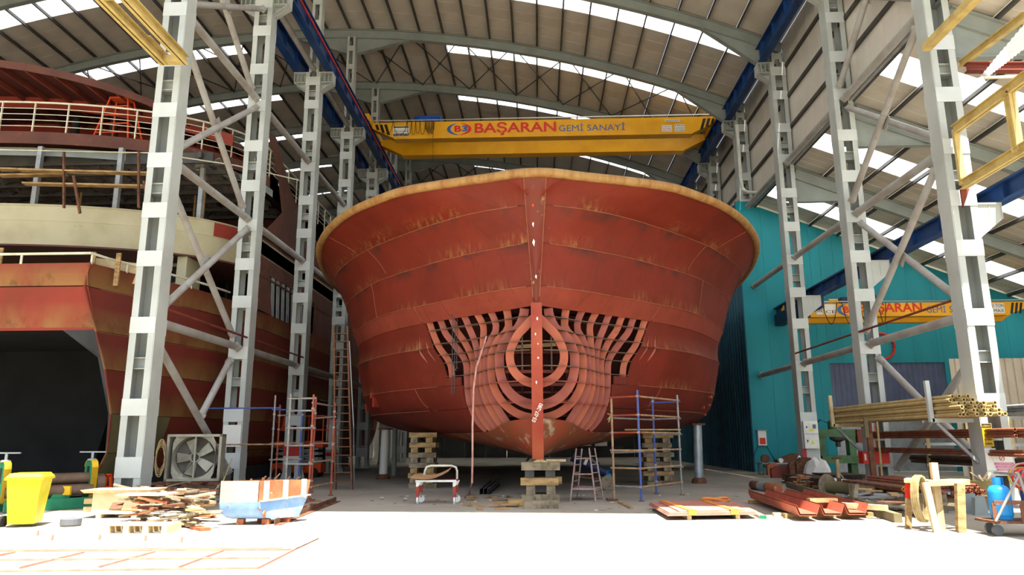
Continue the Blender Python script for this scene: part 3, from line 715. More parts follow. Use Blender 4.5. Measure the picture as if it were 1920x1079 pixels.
# ================================================================ the brown and cream catamaran in the left hall
def rust_material(name, a, b_, tan, seams, streak=.3, edge=()):
    t = NT(name); bs = t.b; bs.inputs['Roughness'].default_value = .6
    v = t.coord(); n1 = t.noise(v, .45, 5, .6); c = t.mix(t.ramp(n1, .35, .65), srgb(a), srgb(b_))
    sx = t.n('ShaderNodeSeparateXYZ'); tc = t.n('ShaderNodeTexCoord'); t.t.links.new(tc.outputs['Object'], sx.inputs[0]); z = sx.outputs[2]
    tot = None
    for s_ in seams:
        a1 = t.math('MULTIPLY', t.math('POWER', t.ramp(z, s_, s_+.75, 1, 0), .8), t.math('GREATER_THAN', z, s_)); tot = a1 if tot is None else t.math('ADD', tot, a1)
    f = t.math('MULTIPLY', tot, t.ramp(t.noise(t.coord((.8, .8, .35)), 1.2, 4, .6), .3, .55), clamp=True); c = t.mix(t.math('MULTIPLY', f, .9), c, srgb(tan))
    f2 = t.math('MULTIPLY', t.math('MULTIPLY', tot, 1.0), t.ramp(t.noise(v, 2.2, 5, .65), .56, .7), clamp=True); c = t.mix(t.math('MULTIPLY', f2, .7), c, srgb('4a3018'))
    t.put(bs.inputs['Base Color'], c); return t.m
MT['hull2'] = rust_material('brown_hull_primer', '702c20', '5f271d', '7e5f34', [.9, 2.3, 3.55, 4.62, 5.95])
MT['hull2red'] = rust_material('red_hull_primer', '8e3324', '79301f', '8c6838', [4.75, 5.95])
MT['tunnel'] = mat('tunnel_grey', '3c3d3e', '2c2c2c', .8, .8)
MT['dark'] = mat('tunnel_shade_black', '141516', '0c0c0c', 1, .9)  # near-black puts the tunnel's shade into the colour
MT['olive'] = mat('olive_bottom', '6a6340', '5a5236', 1, .7)
MT['cream2'] = mat('cream_ship_paint', 'b3ab8b', 'a49b7a', .8, .6, c3='8f8360', lo3=.66, hi3=.75, scale3=2)
MT['brownplate'] = mat('brown_primer_plate', '5e382c', '4f2e25', .9, .65, c3='7d4a34', lo3=.6, hi3=.72, scale3=3)
MT['railwhite'] = mat('rail_cream_white', 'd0cdb8', 'b9b59c', 3, .5)
MT['foil'] = NT('foil_insulation').m
_f = MT['foil'].node_tree; _b = _f.nodes['Principled BSDF']; _b.inputs['Base Color'].default_value = srgb('b8b4aa'); _b.inputs['Metallic'].default_value = .85; _b.inputs['Roughness'].default_value = .32
MT['orange'] = mat('orange_paint', 'cf4a1a', 'b83f16', 3, .5, c3='8a3a20', lo3=.65, hi3=.75, scale3=6)

S2 = thing('ferry_ship', (-19, 26, 0), 'brown primer catamaran ship with cream decks and tunnel between its hulls', 'ship')
CX = -21.5                                    # centre line of the catamaran
Y2 = 20.0
# deck edge curve of the right side: (Y, X)
edge = pchip([20.0, 21.3, 23.3, 25.7, 29, 34, 60], [-12.95, -12.5, -11.75, -11.25, -11.0, -10.9, -10.9])
EY = [20.0, 20.6, 21.3, 22.3, 23.3, 24.5, 25.7, 27.3, 29, 31.5, 34, 40, 50]
# side shell strakes: (z, inset, foot shift aft) – the shell leans in below the knuckle
prof = [(6.62, -.02), (5.93, .06), (4.65, .02), (3.55, .0), (2.3, .12), (1.2, .5), (.55, 1.0)]
def sidept(Y, z, mirror=False):
    f = pchip([p[0] for p in prof][::-1], [p[1] for p in prof][::-1])
    rake = max(0, (5.93-z))*.12*max(0, 1-(Y-20)/4.0)        # stem runs aft and outwards below the knuckle
    x = edge(Y)-f(z)+max(0, 5.9-z)*.42*max(0, 1-(Y-20)/3.0)*.62
    return (2*CX-x if mirror else x, Y+rake*1.2, z)
for za, zb, nz in ((5.93, 6.62, 3), (4.65, 5.93, 4), (3.55, 4.65, 3), (2.3, 3.55, 4), (1.2, 2.3, 4), (.55, 1.2, 3)):
    for ya, yb in ((0, 4), (4, 8), (8, 12)):
        rows = [[sidept(EY[i], za+.008+(zb-za-.016)*k/nz) for i in range(ya, yb+1)] for k in range(nz+1)]
        MB().sheet(rows, (-.03, .01, 0)).build('hull_plate', 'olive' if zb < 2.4 and ya == 0 else 'hull2', S2, smooth=True)
    rows = [[sidept(EY[i], za+(zb-za)*k/nz, True) for i in (0, 3, 6, 9, 12)] for k in range(nz+1)]
    MB().sheet(rows, (.03, .01, 0)).build('hull_plate', 'hull2', S2, smooth=True)
# front face: bulwark, red band, tan apron and the tunnel mouth with chamfered corners
FX0 = CX-8.55; c_ = sidept(20, 6.62)[0]
xs = [c_-3.3*i for i in range(6)]+[2*CX-c_]
for a, b in zip(xs[:-1], xs[1:]):
    MB().sheet([[(a-.006, Y2+.02, 5.95), (b+.006, Y2+.02, 5.95)], [(a-.006, Y2-.06, 6.3), (b+.006, Y2-.06, 6.3)], [(a-.006, Y2+.0, 6.62), (b+.006, Y2+.0, 6.62)]], (0, .03, 0)).build('bulwark_plate', 'hull2red', S2)
    a2, b2 = (sidept(20, 5.3)[0] if a == c_ else a), b
    MB().sheet([[(a-.0, Y2+.02, 5.92), (b+.006, Y2+.02, 5.92)], [((sidept(20, 4.67)[0] if a == c_ else a-.006), Y2+.2, 4.67), (b+.006, Y2+.2, 4.67)]], (0, .03, 0)).build('bow_plate', 'hull2red', S2)
pr = [sidept(20, z) for z in (6.62, 6.25, 5.93, 5.4, 4.65, 3.55, 2.3, 1.2, .6)]
MB().path([(x, y-.02, z) for x, y, z in pr], .035, 6).build('corner_weld', 'hull2', S2, smooth=True)
# tunnel (chamfered mouth): side wall follows the right hull
def tn(z): return sidept(20, z)[0]-.06
mouth = [(FX0, 4.67), (tn(4.6)-.95, 4.67), (tn(3.9)-.12, 3.9), (tn(2.3)-.1, 2.3), (tn(.6)-.25, .6)]
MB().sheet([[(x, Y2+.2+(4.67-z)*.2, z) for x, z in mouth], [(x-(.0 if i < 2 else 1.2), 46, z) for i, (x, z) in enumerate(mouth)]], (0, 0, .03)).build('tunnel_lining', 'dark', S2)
MB().prism([(tn(4.6)-.95, Y2+.2, 4.67), (tn(4.67)+.05, Y2+.2, 4.67), (tn(3.9)-.02, Y2+.33, 3.9)], (0, .03, 0)).build('corner_plate', 'hull2', S2)
MB().sheet([[(tn(z)-.12 if z < 3.95 else tn(4.6)-.95, Y2+.2+(4.67-z)*.2, z) for z in (4.67, 3.9, 2.3, 1.2, .6)], [(sidept(20, z)[0], sidept(20, z)[1], z) for z in (4.67, 3.9, 2.3, 1.2, .6)]], (0, .03, 0)).build('stem_edge', 'tunnel', S2)
MB().span(2*CX+12, -12.6, 25.0, 25.1, .0, 4.68).build('tunnel_shade_sheet', 'dark', S2)  # black sheet added where the tunnel is only in shade
MB().span(2*CX+12.9, -13.2, 20.3, 46, 6.0, 6.05).build('main_deck', 'brownplate', S2)
MB().span(-13.8, -11.8, 26, 46, 0, .55).build('keel_block', 'tunnel', S2)
# fore deck handrail
r0 = [(x, Y2-.02, 6.9) for x in (-24, -20.5, -17.2, -15.1, c_)]+[(edge(Y)+.0, Y, 6.88) for Y in (20.6, 21.3, 22.3, 23.3, 24.5, 25.7)]
MB().path(r0, .04, 8).build('handrail', 'railwhite', S2, smooth=True)
for x in (-15.0+i*-1.35 for i in range(5)): MB().tube((x, Y2, 6.6), (x, Y2, 6.9), .035, 8).build('rail_post', 'railwhite', S2)
for Y in (20.05, 21.2, 22.4, 23.6, 24.8): MB().tube((edge(Y), Y, 6.58), (edge(Y), Y, 6.88), .03, 8).build('rail_post', 'railwhite', S2)
# --- superstructure tiers.  Curved fronts: (Y, X) of the right half, mirrored about CX
def front_curve(y0, lead, xs_max, n=18, aft=46):
    """rounded front: from centre line to the right side and then aft"""
    pts = []
    R = xs_max-CX
    for i in range(n+1):
        a = (pi/2)*i/n; pts.append((CX+R*sin(a)**.8, y0+lead*(1-cos(a)**.9)))
    pts += [(xs_max, y0+lead+(aft-y0-lead)*k/6) for k in range(1, 7)]
    return pts
def tier(y0, lead, xm): 
    p = front_curve(y0, lead, xm); return [(2*CX-x, y) for x, y in p[::-1]]+p[1:]
def band(pts, z0, z1, m_, name, t_=.04, lean=0.0, split=6):
    n = len(pts); step = max(3, n//split); i = 0
    while i < n-1:
        j = min(n-1, i+step); seg = pts[i:j+1]
        if n-1-j < 3: seg = pts[i:]; j = n-1
        MB().sheet([[(x, y, z0) for x, y in seg], [(CX+(x-CX)*(1+lean), y-lean*6, z1) for x, y in seg]], (0, t_, 0)).build(name, m_, S2, smooth=True); i = j
# cream bulwark of the second deck: vertical lip and recessed lower panel
B = tier(22.6, 4.6, -10.95)
band(B, 8.85, 9.38, 'cream2', 'bulwark_panel'); band([(CX+(x-CX)*.985, y+.1) for x, y in B], 8.0, 8.85, 'cream2', 'lower_panel', lean=.015)
MB().path([(x, y, 9.4) for x, y in B], .035, 6).build('bulwark_cap', 'cream2', S2, smooth=True)
# red primer patch where the cream ends
B2 = [(x+.012, y-.02) for x, y in B if y > 25.0 and x > CX][:4]
if len(B2) > 1: MB().sheet([[(x, y, 8.86) for x, y in B2], [(x, y, 9.37) for x, y in B2]], (.01, .01, 0)).build('primer_patch', 'hull2red', S2)
MB().prism([(x*.998, y+.08, 7.98) for x, y in B], (0, 0, .06)).build('soffit', 'brownplate', S2)
# main deck house front wall set back (dark recess with cream wall and black window)
MB().span(2*CX+12.5, -12.4, 25.6, 25.7, 6.05, 8.0).build('house_wall', 'cream2', S2)
p = aY(338, 515, 25.55); m = MB(); rr = [(p.x-.55, 25.58, p.z-.3), (p.x+.45, 25.58, p.z-.3), (p.x+.55, 25.58, p.z-.2), (p.x+.55, 25.58, p.z+.2), (p.x+.45, 25.58, p.z+.3), (p.x-.55, 25.58, p.z+.3)]
m.prism(rr, (0, .03, 0)); m.build('window', 'black', S2)
MB().span(-12.75, -12.4, 24.6, 25.6, 6.05, 8.0).build('house_corner', 'cream2', S2)
# side shell aft: big brown plating with dark windows
def sideshell(y0, y1, z0, z1, nm='side_plate'): MB().span(-11.0, -10.96, y0, y1, z0, z1).build(nm, 'brownplate', S2)
for y0, y1 in ((27.3, 30.5), (30.5, 34), (34, 38), (38, 46)):
    sideshell(y0+.01, y1-.01, 8.2, 9.9)
for y0, y1 in ((34.9, 38), (38, 46)): sideshell(y0+.01, y1-.01, 6.62, 8.2)
MB().prism([(-10.98, 26.4, 6.62), (-10.98, 29.2, 6.62), (-10.98, 28.7, 8.2), (-10.98, 27.3, 8.2)], (.03, 0, 0)).build('side_plate', 'brownplate', S2)
MB().span(-12.9, -12.8, 29, 46, 6.05, 8.2).build('inner_wall', 'tunnel', S2)
for k in range(9): MB().bar((-11.0, 29.4+k*.62, 6.6), (-11.0, 29.2+k*.62, 8.25), .05, .28, up=(0, 1, 0)).build('window_mullion', 'galv', S2)
# --- deck three: brown edge and white handrail
D = tier(23.0, 5.0, -10.95)
band(D, 11.78, 12.22, 'brownplate', 'deck_edge', t_=.05)
MB().prism([(CX+(x-CX)*.99, y+.1, 12.1) for x, y in D], (0, 0, .08)).build('deck_plate', 'brownplate', S2)
for z in (12.45, 12.68, 12.9, 13.12): MB().path([(x, y+.05, z) for x, y in D], .014, 5).build('rail_wire', 'railwhite', S2, smooth=True)
MB().path([(x, y+.05, 13.35) for x, y in D], .035, 6).build('handrail', 'railwhite', S2, smooth=True)
def along(pts, step):
    out = []; acc = 0; last = pts[0]
    for q in pts[1:]:
        L = sqrt((q[0]-last[0])**2+(q[1]-last[1])**2); s_ = step-acc
        while s_ <= L: out.append((last[0]+(q[0]-last[0])*s_/L, last[1]+(q[1]-last[1])*s_/L)); s_ += step
        acc = (acc+L) % step; last = q
    return out
for x, y in along(D, 1.12):
    if y < 40 and x > -24: MB().bar((x, y+.05, 12.2), (x, y+.05, 13.35), .035, .06).build('rail_post', 'railwhite', S2)
# under deck beams, darkened to stand for the shade there, and foil insulation
for z in (11.55,): MB().sheet([[(x, y+.4, 11.48) for x, y in D], [(x, y+.4, 11.78) for x, y in D]], (0, .03, 0)).build('deck_girder', 'steelgrey', S2)
for k in range(9):
    Y = 24.2+k*1.1; X1 = -11.6; MB().span(2*CX-X1, X1, Y, Y+.1, 11.35, 11.75).build('deck_beam', 'darksteel', S2)
random.seed(3)
for k in range(9):                                  # foil covered strips, crumpled
    Y = 24.35+k*1.1; rows = []
    for j in range(4): rows.append([(-25+.16*i, Y+j*.29, 11.6-(.22*random.random())) for i in range(86)])
    MB().sheet(rows, (0, 0, .01)).build('foil_insulation', 'foil', S2)
for x in (-15.6, -13.6, -17.8, -19.9, -12.0): MB().bar((x, 24.0, 11.6), (x, 33, 11.6), .12, .22).build('deck_girder', 'darksteel', S2)
# posts of the open deck
for (x, y) in ((-17.35, 23.35), (-14.6, 23.6), (-12.4, 25.2), (-19.9, 23.2), (-11.4, 28), (-11.2, 31)):
    MB().bar((x, y, 9.2), (x, y, 11.7), .16, .16).build('deck_post', 'galv', S2)
for (x, y) in ((-16.6, 27), (-14.0, 28), (-12.9, 26.5), (-18.5, 27.5)): MB().tube((x, y, 8.2), (x, y, 11.6), .045, 8).build('deck_prop', 'wood', S2)
MB().prism([(CX+(x-CX)*.97, y+.3, 8.3) for x, y in B], (0, 0, .05)).build('deck_plate', 'brownplate', S2)
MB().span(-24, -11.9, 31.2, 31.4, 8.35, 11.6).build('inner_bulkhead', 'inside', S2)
for z in (8.9, 9.5, 10.1, 10.7): MB().span(-24, -12.0, 30.9, 31.2, z, z+.14).build('bulkhead_beam', 'tunnel', S2)
MB().span(-16.2, -12.0, 29.5, 29.7, 9.0, 9.35).build('hoarding', 'hull2red', S2)
# scaffold planks hung outside the open deck
for (xa, ya, xb, yb, x2, y2) in ((0, 318, 130, 322, 0, 0), (38, 320, 285, 326, 0, 0), (45, 345, 270, 350, 0, 0), (0, 330, 125, 328, 0, 0)):
    a, b = aY(xa, ya, 22.4), aY(xb, yb, 22.9); MB().bar(a, b, .28, .05).build('scaffold_plank', 'wood', S2)
for (x, y0, y1) in ((120, 285, 390), (260, 285, 390), (138, 330, 400), (270, 340, 405)):
    a, b = aY(x, y0, 22.5), aY(x+(12 if y1 > 395 else 0), y1, 22.4); MB().bar(a, b, .06, .08).build('plank_bracket', 'rust', S2)
MB().path([aY(0, 281, 22.3), aY(285, 287, 22.6), aY(440, 310, 24), aY(560, 338, 26)], .022, 5).build('guard_wire', 'railwhite', S2)
# --- top canopy
rc = tier(22.6, 7.5, -11.1)
def crz(x): return 14.35-.018*(x-CX)**2+.25
rows = [[(x, y, crz(x)-.0) for x, y in rc], [(x, y, crz(x)+.28) for x, y in rc]]
MB().sheet(rows, (0, .05, 0)).build('canopy_edge', 'brownplate', S2, smooth=True)
xx = [-30.5+1.0*i for i in range(20)]
def ytip(x):
    best = 46
    for (x1, y1), (x2, y2) in zip(rc[:-1], rc[1:]):
        if min(x1, x2) <= x <= max(x1, x2) and abs(x2-x1) > 1e-6: best = min(best, y1+(y2-y1)*(x-x1)/(x2-x1))
    return best
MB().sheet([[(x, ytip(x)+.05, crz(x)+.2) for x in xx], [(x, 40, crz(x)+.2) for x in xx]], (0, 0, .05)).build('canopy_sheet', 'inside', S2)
for x in [-19.9+.95*i for i in range(9)]: MB().bar((x, ytip(x)+.1, crz(x)+.1), (x, 33, crz(x)+.1), .06, .2).build('canopy_rib', 'darkred', S2)
for Y in (25.5, 28): MB().sheet([[(x, Y, crz(x)-.25) for x in xx[6:]], [(x, Y, crz(x)+.2) for x in xx[6:]]], (0, .05, 0)).build('canopy_beam', 'hull2red', S2)
for (x, y) in ((-16.7, 26.3), (-18.9, 27.2), (-12.6, 28.2)): MB().tube((x, y, 12.2), (x, y, crz(x)+.15), .16, 10).build('canopy_post', 'tunnel', S2, smooth=True)
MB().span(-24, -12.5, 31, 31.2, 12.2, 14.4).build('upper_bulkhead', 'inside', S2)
# sweeping brown side wing behind the columns
wing = [(534, 275), (575, 400), (640, 600)]
MB().prism([(-10.95, 27.5, 9.6), (-10.95, 46, 9.6), (-10.95, 46, 11.0), (-10.95, 33, 11.3), (-10.95, 30.2, 12.6), (-10.95, 28.2, 14.1), (-10.95, 27.4, 14.0), (-10.95, 29, 12.3), (-10.95, 29.6, 11.2)], (.05, 0, 0)).build('side_wing', 'brownplate', S2)
# a few timbers standing on the fore deck
for (x, y, h_) in ((176, 478, .2), (223, 480, .2), (2, 470, .25), (265, 486, .3)):
    a = aY(x, y, 20.6); MB().bar((a.x, 20.6, 6.05), (a.x, 20.6, a.z+.08), .14, .05).build('timber_stake', 'wood', S2)
a = aY(178, 484, 20.9); b = aY(262, 496, 21.3); MB().sheet([[(a.x, 20.9, 6.3), (b.x, 21.6, 6.3)], [(a.x, 20.9, 7.0), (b.x, 21.6, 6.95)]], (0, .03, 0)).build('plywood_board', 'palewood', S2)
# orange trestle on deck three
def trestle(loc, h=1.75):
    t = thing('step_trestle', loc, 'orange welded step trestle standing behind the white railing of the ship', 'trestle')
    x, y, z = loc; m = MB()
    tops = [(-.33, -.2), (.33, -.2), (.33, .2), (-.33, .2)]; feet = [(-.75, -.35), (.6, -.35), (.75, .45), (-.5, .45)]
    for (a, b), (c, d) in zip(tops, feet): MB().bar((x+a, y+b, z+h), (x+c, y+d, z), .05, .05).build('leg', 'orange', t)
    for k in (.2, .4, .6, .8):
        f = lambda i: Vector((x+feet[i][0]*(1-k)+tops[i][0]*k, y+feet[i][1]*(1-k)+tops[i][1]*k, z+h*k))
        MB().bar(f(0), f(1), .04, .04).build('rung', 'orange', t); MB().bar(f(1), f(2), .04, .04).build('rung', 'orange', t)
    MB().box((x, y, z+h), (.72, .46, .05)).build('platform', 'orange', t)
pt = aY(218, 232, 24.2); trestle((pt.x, 24.4, 12.19), 1.78)
# ================================================================ lettering
def text_mesh(s_, size, bold=0.0, ext=.004, spacing=1.0):
    cu = bpy.data.curves.new('lettering', 'FONT'); cu.body = s_; cu.size = size; cu.extrude = ext; cu.offset = bold; cu.space_character = spacing; cu.align_x = 'LEFT'; cu.resolution_u = 3
    ob = bpy.data.objects.new('lettering', cu); COL.objects.link(ob); dg = bpy.context.evaluated_depsgraph_get(); dg.update()
    me = bpy.data.meshes.new_from_object(ob.evaluated_get(dg)); bpy.data.objects.remove(ob); bpy.data.curves.remove(cu); return me
def lettering(s_, origin, width, height, material, parent, xdir=(1, 0, 0), up=(0, 0, 1), bold=.0, ext=.006, name='lettering'):
    """text stretched to width x height, lower left corner at origin"""
    me = text_mesh(s_, 1.0, bold); xs = [v.co.x for v in me.vertices]; ys = [v.co.y for v in me.vertices]
    x0, x1, y0, y1 = min(xs), max(xs), min(ys), max(ys); X, U = Vector(xdir).normalized(), Vector(up).normalized(); N = X.cross(U); og = Vector(origin)
    for v in me.vertices:
        a, b, c = (v.co.x-x0)/(x1-x0)*width, (v.co.y-y0)/(y1-y0)*height, v.co.z
        v.co = og+X*a+U*b+N*(c*.5)
    me.materials.clear(); me.materials.append(MT[material]); me.update()
    o = bpy.data.objects.new(name, me); COL.objects.link(o); attach(o, parent); return o
MT['letter_red'] = mat('letter_red', 'c8281c', rough=.4); MT['letter_blue'] = mat('letter_blue', '2a5aa0', rough=.4); MT['letter_dark'] = mat('letter_dark', '1c1a18', rough=.5)
MT['signwhite'] = mat('sign_white', 'd8d6ce', rough=.5); MT['trolleyblue'] = mat('hoist_blue', '1c4fa0', '183f84', 3, .5); MT['navy'] = mat('navy_paint', '1a2a4c', '14203a', 3, .5)
MT['cable'] = mat('black_cable', '1d1712', rough=.7); MT['conduit'] = mat('cable_rail', 'b8b8b4', rough=.4, metal=.3)

# ================================================================ overhead crane of the main hall
CY_, CYB = 38.0, 40.4
cr = thing('overhead_crane', (0, CY_, 18.87), 'yellow overhead bridge crane with red and blue lettering above the red hull', 'crane')
def girder(Y, zt, zb, x0, x1, cut, parent, dpt=.5, mt='crane'):
    m = MB(); ze = zt-.34
    m.prism([(x0, Y, zt), (x0, Y, ze), (x0+.35, Y, ze), (x0+cut, Y, zb), (x1-cut, Y, zb), (x1-.35, Y, ze), (x1, Y, ze), (x1, Y, zt)], (0, dpt, 0)); m.build('girder', mt, parent)
    m = MB(); m.span(x0+cut, x1-cut, Y-.05, Y+dpt+.05, zb-.05, zb-.002); m.build('bottom_flange', mt, parent)
girder(CY_, 19.2, 18.22, -9.55, 10.45, 1.65, cr); girder(CYB, 19.2, 18.22, -9.55, 10.45, 1.65, cr)
for x in (-9.3, 10.2): MB().span(x-.16, x+.16, CY_-1.0, CYB+1.6, 18.92, 19.3).build('end_carriage', 'crane', cr); 
for x in (-9.3, 10.2):
    for y in (CY_-.6, CYB+1.1): MB().lathe((x-.05, y, 18.95), [(.09, -.03), (.09, .13)], 14, 'x').build('wheel', 'darksteel', cr)
MB().path([(-9.4, CY_-.12, 19.26), (0, CY_-.12, 19.26), (10.35, CY_-.12, 19.26)], .035, 6).build('cable_rail', 'conduit', cr)
for s_, x0, sg in ((-1, 703, 1), (1, 1328, -1)):
    for k in range(3):
        a = aY(x0+k*8.5-(0 if sg > 0 else 9), 240-(6 if s_ > 0 else 0), CY_-.01); w_ = .16; zt, zb = 19.08, (18.75-.16*k if sg > 0 else 18.43+.16*k)
        MB().prism([(a.x, CY_-.012, zt), (a.x+w_, CY_-.012, zt), (a.x+w_+sg*.32*(zt-zb), CY_-.012, zb), (a.x+sg*.32*(zt-zb), CY_-.012, zb+.0)], (0, .008, 0)).build('warning_stripe', 'letter_dark', cr)
def fx(px): return aY(px, 245, CY_).x
lettering('BAŞARAN', (fx(890), CY_-.01, 18.3), fx(1043)-fx(890), .8, 'letter_red', cr, bold=.022)
lettering('GEMİ', (fx(1048), CY_-.01, 18.47), fx(1094)-fx(1048), .5, 'letter_blue', cr, bold=0); lettering('SANAYİ', (fx(1101), CY_-.01, 18.47), fx(1172)-fx(1101), .5, 'letter_blue', cr, bold=0)
def arc_strip(cx, cz, rx, rz, a0, a1, w0, w1, y, n=18):
    rows = [[], []]
    for i in range(n+1):
        a = a0+(a1-a0)*i/n; w_ = w0+(w1-w0)*sin(pi*i/n); rows[0].append((cx+rx*cos(a), y, cz+rz*sin(a))); rows[1].append((cx+(rx-w_)*cos(a), y, cz+(rz-w_*.7)*sin(a)))
    return MB().sheet(rows, (0, .006, 0))
lx = (fx(838)+fx(884))/2; lr = (fx(884)-fx(838))/2
arc_strip(lx, 18.72, lr, .36, pi*.55, pi*1.5, .02, .2, CY_-.012).build('logo_ring', 'letter_blue', cr); arc_strip(lx, 18.72, lr, .36, -pi*.5, pi*.45, .02, .2, CY_-.012).build('logo_ring', 'letter_red', cr)
lettering('B', (fx(852), CY_-.01, 18.55), fx(865)-fx(852), .38, 'letter_red', cr, bold=.04); lettering('3', (fx(866), CY_-.01, 18.57), fx(876)-fx(866), .36, 'letter_blue', cr, bold=.04)
def sign(x0, x1, z0, z1, lines, mt='letter_dark', y=CY_, par=None, bandc=None, bg='signwhite', nm='sign_plate'):
    par = par or cr
    p = MB().span(x0, x1, y-.025, y-.008, z0, z1).build(nm, bg, par); h = (z1-z0)/len(lines)
    for i, l in enumerate(lines):
        if l: lettering(l, (x0+(x1-x0)*.06, y-.028, z1-h*(i+1)+h*.22), (x1-x0)*.88, h*.58, mt, p)
    return p
s_ = sign(fx(737), fx(767), 18.34, 18.95, ['', 'DİNAMİK', '']); MB().span(fx(738), fx(766.5), CY_-.03, CY_-.024, 18.86, 18.93).build('sign_band', 'letter_dark', s_); MB().span(fx(738), fx(766.5), CY_-.03, CY_-.024, 18.36, 18.5).build('sign_band', 'letter_dark', s_)
lettering('Tel: 0.232 250 01 01', (fx(739), CY_-.034, 18.39), fx(765)-fx(739), .08, 'signwhite', s_)
sign(fx(1241), fx(1260), 18.33, 18.72, ['DİKKAT', 'YÜK', 'ALTI'], 'letter_red'); sign(fx(1265), fx(1284), 18.33, 18.75, ['MAX', 'KAPASİTE', '10 TON']); sign(fx(1248), fx(1276), 18.92, 19.05, ['BAŞARAN'])
# festoon cable and hoist behind
random.seed(5)
xs = [fx(p) for p in (712, 738, 764, 772, 780, 788, 798, 800, 803, 806, 809, 812, 815)]
for a, b in zip(xs[:-1], xs[1:]):
    d_ = min(.95, .55+.3*random.random()); MB().path([(a+(b-a)*t/8, CY_-.14, 19.22-d_*(1-((t-4)/4)**4)) for t in range(9)], .014, 5).build('festoon_cable', 'cable', cr)
MB().path([(fx(813), CY_-.15, 19.2), (fx(813), CY_-.15, 17.9), (fx(814), CY_-.15, 16.8)], .012, 5).build('control_cable', 'cable', cr)
ho = thing('crane_hoist', (fx(803), CY_+1.2, 19.2), 'blue hoist trolley sitting on top of the main yellow crane', 'hoist')
m = MB(); m.span(fx(782), fx(815), CY_+.9, CY_+1.7, 19.5, 19.95); m.build('housing', 'trolleyblue', ho)
MB().lathe((fx(800), CY_+1.3, 19.85), [(.3, -.9), (.33, -.85), (.33, .6), (.28, .65)], 14, 'x').build('drum', 'trolleyblue', ho, smooth=True)
for x in (fx(786), fx(810)): MB().span(x-.06, x+.06, CY_+.2, CY_+2.8, 19.21, 19.52).build('trolley_frame', 'trolleyblue', ho)

# ================================================================ small crane of the annex
C2 = 32.0
c2 = thing('annex_crane', (12, C2, 7.2), 'small yellow bridge crane with red lettering in front of the teal wall', 'crane')
zt = aY(1600, 569, C2).z; zb = aY(1600, 594, C2).z
m = MB(); m.prism([(12.1, C2, zt), (12.1, C2, zb), (20.6, C2, zb), (21.4, C2, zt-.3), (23.4, C2, zt-.3), (23.4, C2, zt)], (0, .4, 0)); m.build('girder', 'crane', c2)
MB().prism([(12.1, C2+1.1, zt-.0), (12.1, C2+1.1, zb-.1), (21, C2+1.1, zb-.1), (22, C2+1.1, zt)], (0, .4, 0)).build('girder', 'crane', c2)
MB().path([(12.1, C2-.1, zt+.06), (23.4, C2-.1, zt+.06)], .03, 6).build('cable_rail', 'conduit', c2)
gx = lambda px: aY(px, 580, C2).x
lettering('BAŞARAN', (gx(1612), C2-.01, zb+.07), gx(1729)-gx(1612), .55, 'letter_red', c2, bold=.02)
lettering('GEMİ', (gx(1737), C2-.01, zb+.14), gx(1773)-gx(1737), .38, 'letter_blue', c2, bold=0); lettering('SANAYİ', (gx(1780), C2-.01, zb+.14), gx(1838)-gx(1780), .38, 'letter_blue', c2, bold=0)
lx = gx(1590); arc_strip(lx, (zt+zb)/2, .48, .26, pi*.55, pi*1.5, .02, .16, C2-.012).build('logo_ring', 'letter_blue', c2); arc_strip(lx, (zt+zb)/2, .48, .26, -pi*.5, pi*.45, .02, .16, C2-.012).build('logo_ring', 'letter_red', c2)
lettering('B', (gx(1582), C2-.01, zb+.16), .22, .3, 'letter_red', c2, bold=.04)
sign(gx(1530), gx(1542), zb+.1, zt-.04, ['CRANE'], y=C2, par=c2); sign(gx(1546), gx(1567), zb+.1, zt-.04, ['', 'CE'], y=C2, par=c2); sign(gx(1846), gx(1856), zb+.08, zt-.08, ['CE'], 'letter_red', y=C2, par=c2); sign(gx(1861), gx(1883), zb+.08, zt-.06, ['1 TON', 'MAX'], y=C2, par=c2)
for k in range(3): a = gx(1893+k*8); MB().prism([(a, C2-.012, zb+.06), (a+.1, C2-.012, zb+.06), (a+.22, C2-.012, zt-.05), (a+.12, C2-.012, zt-.05)], (0, .008, 0)).build('warning_stripe', 'letter_dark', c2)
MB().span(11.7, 12.1, C2-1.6, C2+3.6, zt-.45, zt+.1).build('end_carriage', 'navy', c2)
for y in (C2+.9, C2+2.6): m = MB(); m.lathe((11.9, y, zt+.1), [(.16, 0), (.16, .16), (.1, .2), (.1, .3)], 12); m.build('drive_motor', 'crane', c2)
for (x, w_) in ((1540, 28), (1577, 24), (1610, 20), (1645, 14)):
    a, b = gx(x), gx(x+w_); MB().path([(a+(b-a)*t/8, C2-.13, zt-(.95*(1-((t-4)/4)**2))) for t in range(9)], .018, 5).build('festoon_cable', 'cable', c2)
h2 = thing('hoist_trolley', (gx(1620), C2+.5, zt), 'navy hoist with yellow motor riding on the small yellow crane', 'hoist')
MB().span(gx(1582), gx(1612), C2+.1, C2+1.2, zt+.02, zt+.3).build('housing', 'navy', h2); MB().lathe((gx(1578), C2+.6, zt+.18), [(.14, -.3), (.14, .3)], 12, 'x').build('motor', 'crane', h2)
MB().path([(gx(1636), C2+.2, zt+.02), (gx(1642), C2+.2, zt+.42), (gx(1648), C2+.2, zt+.42), (gx(1650), C2+.2, zt-.0)], .04, 6).build('hook_arm', 'navy', h2)

